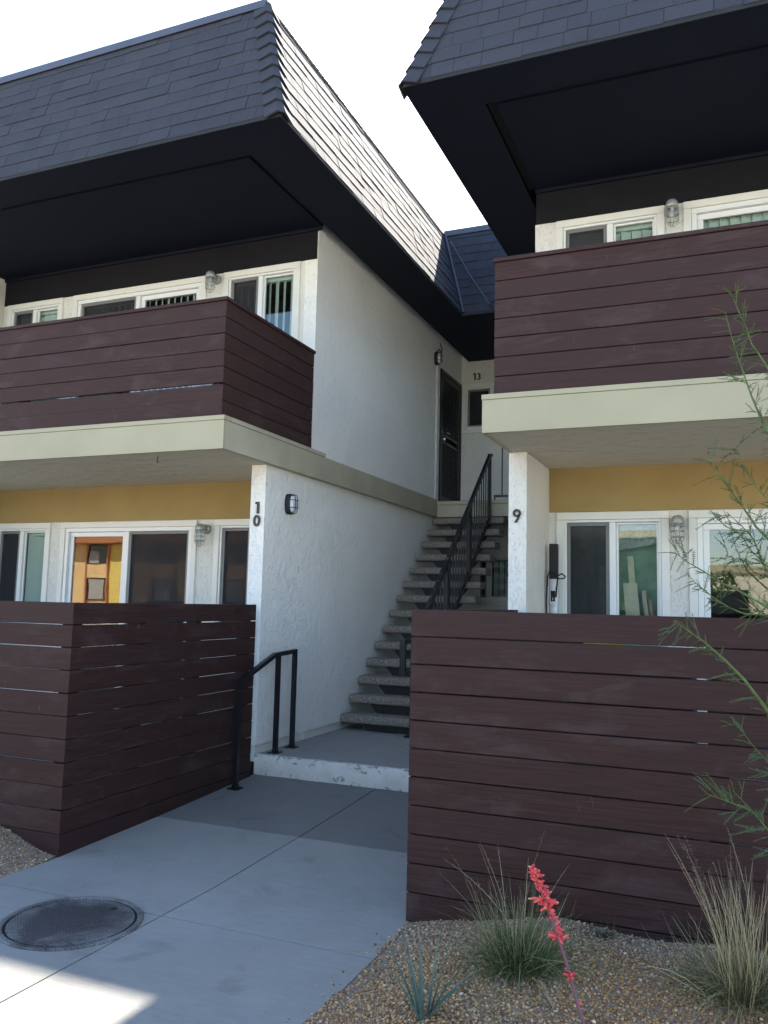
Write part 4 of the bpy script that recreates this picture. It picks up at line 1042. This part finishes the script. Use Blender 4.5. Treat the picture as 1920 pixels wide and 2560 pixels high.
def arc_blade(base, az, L, lean, curl, n=6):
    t = np.linspace(0, 1, n); th = lean + curl*t
    dr = np.cumsum(np.sin(th))*L/n; dz = np.cumsum(np.cos(th))*L/n; dr -= dr[0]; dz -= dz[0]
    return np.stack([base[0]+dr*math.cos(az), base[1]+dr*math.sin(az), base[2]+dz], 1)
def grass(x, y, label, blades, hmin, hmax, green, tan, stalks, dry, spread=.075, stalk_len=(.5,.72), floor=None):
    z = float(gravel_h(x, y))-.02; t = thing('grass_clump', label, 'grass', (x, y, z))
    P_ = []
    for k in range(blades):
        a = RNG.uniform(0, 2*PI); r = abs(RNG.normal(0, spread)); az = a+RNG.normal(0, .5)
        L = RNG.uniform(hmin, hmax)*RNG.uniform(.7, 1.15); P_.append((arc_blade((x+r*math.cos(a), y+r*math.sin(a), z), az, L, RNG.uniform(-.1, .6)+r*1.5, RNG.uniform(-.3, 1.9)**1 if k % 4 else RNG.uniform(1.2, 2.6)), RNG.uniform(.0018, .0032), RNG.uniform(.55, 1.2)))
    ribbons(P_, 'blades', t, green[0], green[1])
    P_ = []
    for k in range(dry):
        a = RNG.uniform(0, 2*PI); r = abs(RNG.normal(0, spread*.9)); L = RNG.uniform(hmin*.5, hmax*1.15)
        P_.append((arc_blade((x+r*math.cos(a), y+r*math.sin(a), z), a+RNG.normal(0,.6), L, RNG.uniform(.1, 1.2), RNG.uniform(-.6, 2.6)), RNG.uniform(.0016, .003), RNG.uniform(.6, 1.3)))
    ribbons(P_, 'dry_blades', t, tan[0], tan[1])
    P_ = []; H_ = []
    for (az, L, lean, curl, head) in stalks:
        r = RNG.uniform(0, spread); a = RNG.uniform(0, 2*PI)
        p = arc_blade((x+r*math.cos(a), y+r*math.sin(a), z), az, L, lean, curl, 9); P_.append((p, .0030, RNG.uniform(.9, 1.3)))
        if head:
            for q in range(head):
                k = RNG.uniform(.52, 1.0); i = min(int(k*8), 7); f_ = k*8-i; b = p[i]*(1-f_)+p[i+1]*f_
                H_.append((arc_blade(b, RNG.uniform(0, 2*PI), RNG.uniform(.015, .05)*(1.25-k), RNG.uniform(.3, 1.0), RNG.uniform(0, .6), 4), .0013, RNG.uniform(.6, 1.3)))
    if P_: ribbons(P_, 'stalks', t, tan[0], tan[1])
    if H_: ribbons(H_, 'seed_heads', t, (.20,.14,.10), (.30,.22,.17))['kind'] = 'stuff'
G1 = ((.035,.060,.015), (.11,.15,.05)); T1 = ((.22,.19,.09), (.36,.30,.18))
stk = [(PI*1.02, .66, .35, .75, 60), (PI*.95, .62, .30, .5, 40), (PI*.9, .60, .22, .35, 60), (.25, .66, -.02, .35, 25), (.1, .58, .1, .5, 20), (2.4, .55, .1, .2, 30), (PI, .55, .45, .5, 0), (0.0, .5, .5, 1.0, 15), (.3, .52, .55, 1.2, 0), (-.2, .48, .25, 2.6, 0), (PI*1.1, .6, .2, .2, 30), (1.6, .5, .1, .3, 20)]
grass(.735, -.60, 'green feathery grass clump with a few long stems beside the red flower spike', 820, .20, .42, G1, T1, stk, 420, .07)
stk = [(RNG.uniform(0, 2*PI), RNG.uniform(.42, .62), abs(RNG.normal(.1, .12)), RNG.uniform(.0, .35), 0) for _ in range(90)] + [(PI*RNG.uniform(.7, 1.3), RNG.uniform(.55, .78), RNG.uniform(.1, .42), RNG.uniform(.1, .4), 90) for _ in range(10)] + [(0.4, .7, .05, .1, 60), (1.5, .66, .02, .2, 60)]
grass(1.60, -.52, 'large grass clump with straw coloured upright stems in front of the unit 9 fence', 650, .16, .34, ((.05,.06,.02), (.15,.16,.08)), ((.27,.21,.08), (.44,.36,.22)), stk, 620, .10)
grass(1.02, -.16, 'tiny dark green grass tuft at the foot of the unit 9 fence', 110, .05, .12, ((.02,.03,.015), (.05,.07,.035)), T1, [], 10, .05)

def leaf_mesh(base, az, L, lean, curl, w):
    """channelled yucca leaf"""
    p = arc_blade(base, az, L, lean, curl, 10); mb = MB(); n = len(p); sd_ = np.array((-math.sin(az), math.cos(az), 0))
    for i in range(n):
        t = i/(n-1); ww = w*(1-t**1.6)*.5+.0006; dn = np.array((math.cos(az)*.6, math.sin(az)*.6, -.6))*ww*.55
        mb.v += [tuple(p[i]-sd_*ww), tuple(p[i]+dn), tuple(p[i]+sd_*ww), tuple(p[i]+dn*1.5+np.array((0,0,-.0015)))]
    for i in range(n-1):
        for k in range(4): mb.f.append((i*4+k, i*4+(k+1)%4, (i+1)*4+(k+1)%4, (i+1)*4+k))
    return mb
def yucca(x, y, label, leaves):
    z = float(gravel_h(x, y))-.01; t = thing('yucca_plant', label, 'yucca', (x, y, z))
    for (az, L, lean, curl, w) in leaves:
        obj('leaf', leaf_mesh((x+.02*math.cos(az), y+.02*math.sin(az), z), az, L, lean, curl, w), 'yucca_leaf', t, smooth=True)
    return t, z
yucca(.50, -1.13, 'blue green rosette of narrow channelled leaves in the gravel', [(PI+.1,.34,.35,.25,.017),(PI-.5,.33,.26,.15,.018),(PI+.4,.36,.16,.12,.019),(2.2,.34,.10,.15,.018),(.9,.36,.12,.10,.018),(.2,.38,.22,.10,.019),(.0,.36,.40,.35,.018),(-.3,.36,.55,.5,.017),(.5,.30,.6,.5,.016),(-1.4,.3,.4,.5,.016),(-2.2,.3,.4,.4,.016)])
t, z = yucca(1.21, -1.50, 'red flowering yucca with one tall coral red flower spike', [(.3+k*.785,.26,.75,.7,.016) for k in range(8)])
spine = [(1.21,-1.50,z+.02),(1.19,-1.47,.18),(1.135,-1.42,.34),(1.100,-1.40,.43),(1.072,-1.395,.52),(1.040,-1.39,.60),(1.005,-1.385,.68),(.975,-1.385,.755),(.962,-1.384,.785)]
obj('flower_stalk', MB().tube(spine, [.007,.0068,.0062,.0058,.0054,.0048,.0042,.0032,.002], 7), 'stalk', t, smooth=True)
def flower(p, d, L, r, tip=False):
    d = Vector(d).normalized(); p = Vector(p); sag = Vector((0,0,-1))*L*.10
    pts = [p, p+d*L*.12, p+d*L*.35+sag*.2, p+d*L*.7+sag*.6, p+d*L*.93+sag, p+d*L*1.02+sag*1.1]
    f = obj('flower', MB().tube(pts, [r*.25, r*.55, r*.95, r*1.05, r*.85, r*.3], 8), 'flower', t, smooth=True)
    if tip: obj('petal_tip', MB().tube([p+d*L*.98+sag, p+d*L*1.14+sag*1.3], [r*.6, r*.25], 6), 'petal_tip', f, smooth=True)
sp = [Vector(q) for q in spine]
def along(k):
    k = max(0, min(.9999, k))*(len(sp)-1); i = int(k); return sp[i].lerp(sp[i+1], k-i)
for (k0, k1, n, Lm) in ((.325,.34,1,.016),(.415,.45,11,.024),(.575,.645,17,.032),(.68,.735,16,.036),(.755,.81,17,.040),(.82,.90,28,.026),(.90,.955,20,.020),(.955,.998,14,.014)):
    for q in range(n):
        az = q*2.4+random.uniform(-.7,.7); el = random.uniform(-.25, .95); c = math.cos(el)
        flower(along(random.uniform(k0, k1)), (math.cos(az)*c*1.1, math.sin(az)*c*.8, math.sin(el)), Lm*random.uniform(.6, 1.25), random.uniform(.0034,.0052)*(.75+.25*min(1, Lm/.03)), random.random() < .08)

# young feathery tree at the right edge
BR = [[(1.611,-.521,2.986),(1.637,-.555,2.896),(1.667,-.611,2.795),(1.684,-.636,2.717),(1.712,-.623,2.673),(1.743,-.62,2.613),(1.816,-.661,2.453)],
[(1.588,-.701,2.84),(1.611,-.691,2.734),(1.63,-.724,2.646),(1.651,-.78,2.555),(1.672,-.807,2.469),(1.694,-.794,2.408),(1.711,-.79,2.356),(1.727,-.83,2.313),(1.807,-.885,2.149)],
[(1.517,-.824,2.251),(1.539,-.809,2.179),(1.576,-.81,2.123),(1.638,-.855,2.021),(1.676,-.907,1.948),(1.714,-.919,1.903),(1.815,-.903,1.77)],
[(1.621,-.426,2.334),(1.648,-.481,2.226),(1.734,-.52,2.088),(1.832,-.514,1.929)],
[(1.654,-.764,1.945),(1.679,-.748,1.894),(1.697,-.765,1.824),(1.715,-.819,1.789),(1.814,-.86,1.628)],
[(1.397,-1.012,1.851),(1.44,-1.05,1.814),(1.499,-1.043,1.778),(1.547,-1.032,1.742),(1.605,-1.062,1.715),(1.669,-1.118,1.674),(1.699,-1.148,1.655),(1.805,-1.137,1.565)],
[(1.418,-.577,1.79),(1.458,-.595,1.748),(1.52,-.65,1.693),(1.579,-.69,1.653),(1.633,-.686,1.631),(1.717,-.673,1.628),(1.837,-.7,1.553)],
[(1.4,-1.126,1.605),(1.441,-1.181,1.575),(1.498,-1.22,1.538),(1.563,-1.215,1.479),(1.62,-1.203,1.418),(1.688,-1.23,1.324),(1.784,-1.287,1.201)],
[(1.596,-.929,1.241),(1.645,-.935,1.172),(1.695,-.919,1.114),(1.803,-.934,.987)],
[(1.578,-1.171,1.054),(1.631,-1.218,1.009),(1.678,-1.268,.963),(1.774,-1.277,.842)],
[(1.498,-1.171,1.035),(1.563,-1.218,1.027),(1.63,-1.225,1.008)],
[(1.577,-.701,2.027),(1.629,-.691,1.975),(1.67,-.724,1.919),(1.71,-.80,1.80)],
[(1.535,-.879,1.989),(1.585,-.872,1.947),(1.652,-.862,1.935)],
[(1.573,-.521,1.868),(1.64,-.555,1.842),(1.67,-.611,1.797),(1.722,-.636,1.773),(1.831,-.623,1.627)]]
tz = float(gravel_h(2.25, -.95))
tr = thing('young_tree', 'young feathery tree with green twigs and tiny leaflets in front of the unit 9 fence', 'tree', (2.25, -.95, tz))
obj('trunk', MB().tube([(2.25,-.95,tz-.05),(2.26,-.94,.5),(2.23,-.95,1.0),(2.20,-.93,1.6),(2.16,-.88,2.2),(2.10,-.82,2.7),(2.05,-.8,3.3)], [.034,.030,.027,.022,.017,.012,.005], 10), 'bark', tr, smooth=True)
LV = MB(); TW = MB()
def leafy(b, e, up_):
    """rachis from b to e with paired leaflets"""
    b = Vector(b); e = Vector(e); d = e-b; L = d.length; d.normalize(); s = d.cross(up_).normalized(); n = max(3, int(L/.0075))
    TW.tube([b, b.lerp(e, .5)+up_*L*.04, e], [.0014,.0012,.0008], 4, cap=False)
    for k in range(n):
        t_ = (k+.8)/n; c = b.lerp(e, t_)+up_*L*.04*math.sin(t_*PI); q = random.uniform(.007, .012)*(1.1-.4*t_)
        for sg in (1, -1):
            if random.random() < .1: continue
            dd = (s*sg + d*random.uniform(.25, .7) + up_*random.uniform(-.25, .5)).normalized(); sd_ = dd.cross(up_).normalized()*q*.26
            LV.add([c, c+dd*q*.5+sd_, c+dd*q, c+dd*q*.5-sd_], [(0,1,2,3)])
for bi, b in enumerate(BR):
    pts = [Vector(p) for p in b]
    if len(b) > 3 or bi == 8:
        e = pts[-1]; j = Vector((2.24-.06*max(0, e.z-1.2), -.94, max(.35, e.z-.35))); pts += [e.lerp(j, .5)+Vector((0,0,-.02)), j]
    n = len(pts); thick = .0056 if bi in (4, 7, 2) else .004
    obj('branch', MB().tube(pts, [.0012+(thick-.0012)*min(1, i/5) + .0012*max(0, i-5) for i in range(n)], 6), 'bark', tr, smooth=True)
    for i in range(len(b)-1):
        a_, c_ = Vector(b[i]), Vector(b[i+1]); seg = (c_-a_).length; k = max(1, int(seg/.0125))
        for q in range(k):
            if random.random() < (.32 if i > 3 else .14): continue
            o = a_.lerp(c_, (q+random.random())/k); d0 = (a_-c_).normalized()
            rv = Vector((random.gauss(0,1), random.gauss(0,1), random.gauss(0,.6))); sdv = d0.cross(rv).normalized()
            dv = (d0*random.uniform(.0, .55) + sdv + Vector((-.35, 0, .0))).normalized(); L = random.uniform(.025, .12)
            up_ = Vector((random.gauss(0,.4), random.gauss(-.2,.4), 1)).normalized()
            leafy(o, o+dv*L, up_)
            if random.random() < .35: leafy(o+dv*L*.3, o+dv*L*.3+(dv+d0*.8).normalized()*L*.6, up_)
obj('twigs', TW, 'bark', tr, kind='stuff'); obj('crown', LV, 'leaflet', tr, kind='stuff')

# ------------------------------------------------------------------ across the lot (seen mirrored in the glass)
ob = thing('apartment_building', 'yellow apartment building with brown eaves across the lot, mirrored in the sliding door', 'building', (-40, -36, 0))
obj('wall', box(-58, -21, -44, -35, -.06, 5.2), 'yellow_facade', ob)
obj('roof', box(-59, -20, -45, -33.6, 5.2, 6.6), 'orange_trim', ob)
for k in range(7):
    x = -56.65+k*5.6                                  # window bays, one over the other
    for xa in (x-.14, x+1.75): obj('pilaster', box(xa, xa+.14, -35, -34.72, -.06, 5.15), 'orange_trim', ob)
    obj('spandrel', box(x, x+1.75, -35, -34.78, 2.85, 3.82), 'yellow_facade', ob)
    for (za, zb) in ((1.3, 2.78), (3.88, 5.14)):
        w = obj('window', box(x+.03, x+1.72, -34.97, -34.86, za, zb), 'dark_glass', ob)
        obj('curtain', box(x+.15, x+(.9 if za > 3 else 1.5), -34.86, -34.84, za+.05, zb-(.45 if za > 3 else .05)), 'curtain', w)
    obj('side_panel', box(x+1.9, x+3.0, -35, -34.93, -.06, 5.15), 'gold_facade', ob)
ob = thing('dark_reflection_block', 'made-up dark green block out of view, added to darken the unit 9 window reflection', 'building', (-5, -39, 0))  # unseen block added to keep the unit 9 window reflection dark
obj('wall', box(-12, -1.0, -46, -37.4, -.06, 5.6), 'reflection_green', ob); obj('parapet', box(-12.2, -.85, -46.2, -37.2, 5.6, 6.0), 'fascia', ob)
for k in range(4): obj('window', box(-11.2+k*2.6, -9.6+k*2.6, -37.4, -37.34, 1.0, 2.6), 'dark_glass', ob)
ob = thing('low_building', 'low pale building with a row of windows across the lot, mirrored in the right door', 'building', (4, -38, 0))
obj('wall', box(-.6, 26, -46, -37, -.06, 3.6), 'pale_facade', ob); obj('parapet', box(-.8, 26.2, -46.2, -36.8, 3.6, 4.0), 'fascia', ob)
for k in range(8): obj('window', box(.6+k*3.1, 2.5+k*3.1, -37, -36.94, .9, 2.7), 'dark_glass', ob)
def far_tree(x, y, h, label):
    t = thing('street_tree', label, 'tree', (x, y, -.06), 'trees across the lot')
    obj('trunk', MB().tube([(x,y,-.06),(x+.1,y,h*.3),(x,y+.1,h*.6)], [.16,.12,.06], 8), 'bark_brown', t, smooth=True)
    for k in range(5):
        a = k*1.26; obj('limb', MB().tube([(x+.05,y,h*.35),(x+math.cos(a)*h*.14,y+math.sin(a)*h*.14,h*.55),(x+math.cos(a)*h*.22,y+math.sin(a)*h*.22,h*.72)], [.07,.045,.02], 6), 'bark_brown', t, smooth=True)
    mb = MB(); cl = [(RNG.normal(0, h*.16), RNG.normal(0, h*.16), h*.68+RNG.normal(0, h*.12)) for _ in range(26)]
    for c in cl:
        for q in range(70):
            p = Vector((x+c[0], y+c[1], c[2]))+Vector(RNG.normal(0, h*.055, 3)); a = Vector(RNG.normal(size=3)).normalized()*.11; b = a.cross(Vector(RNG.normal(size=3))).normalized()*.06
            mb.add([p-a, p+b, p+a, p-b], [(0,1,2,3)])
    obj('crown', mb, 'tree_leaf', t)
far_tree(.25, -27, 3.4, 'leafy street tree across the lot by the pale low building')
far_tree(-17, -30, 6.0, 'leafy street tree across the lot next to the yellow building')
far_tree(12, -29, 5.6, 'leafy street tree across the lot at the far end of the low building')
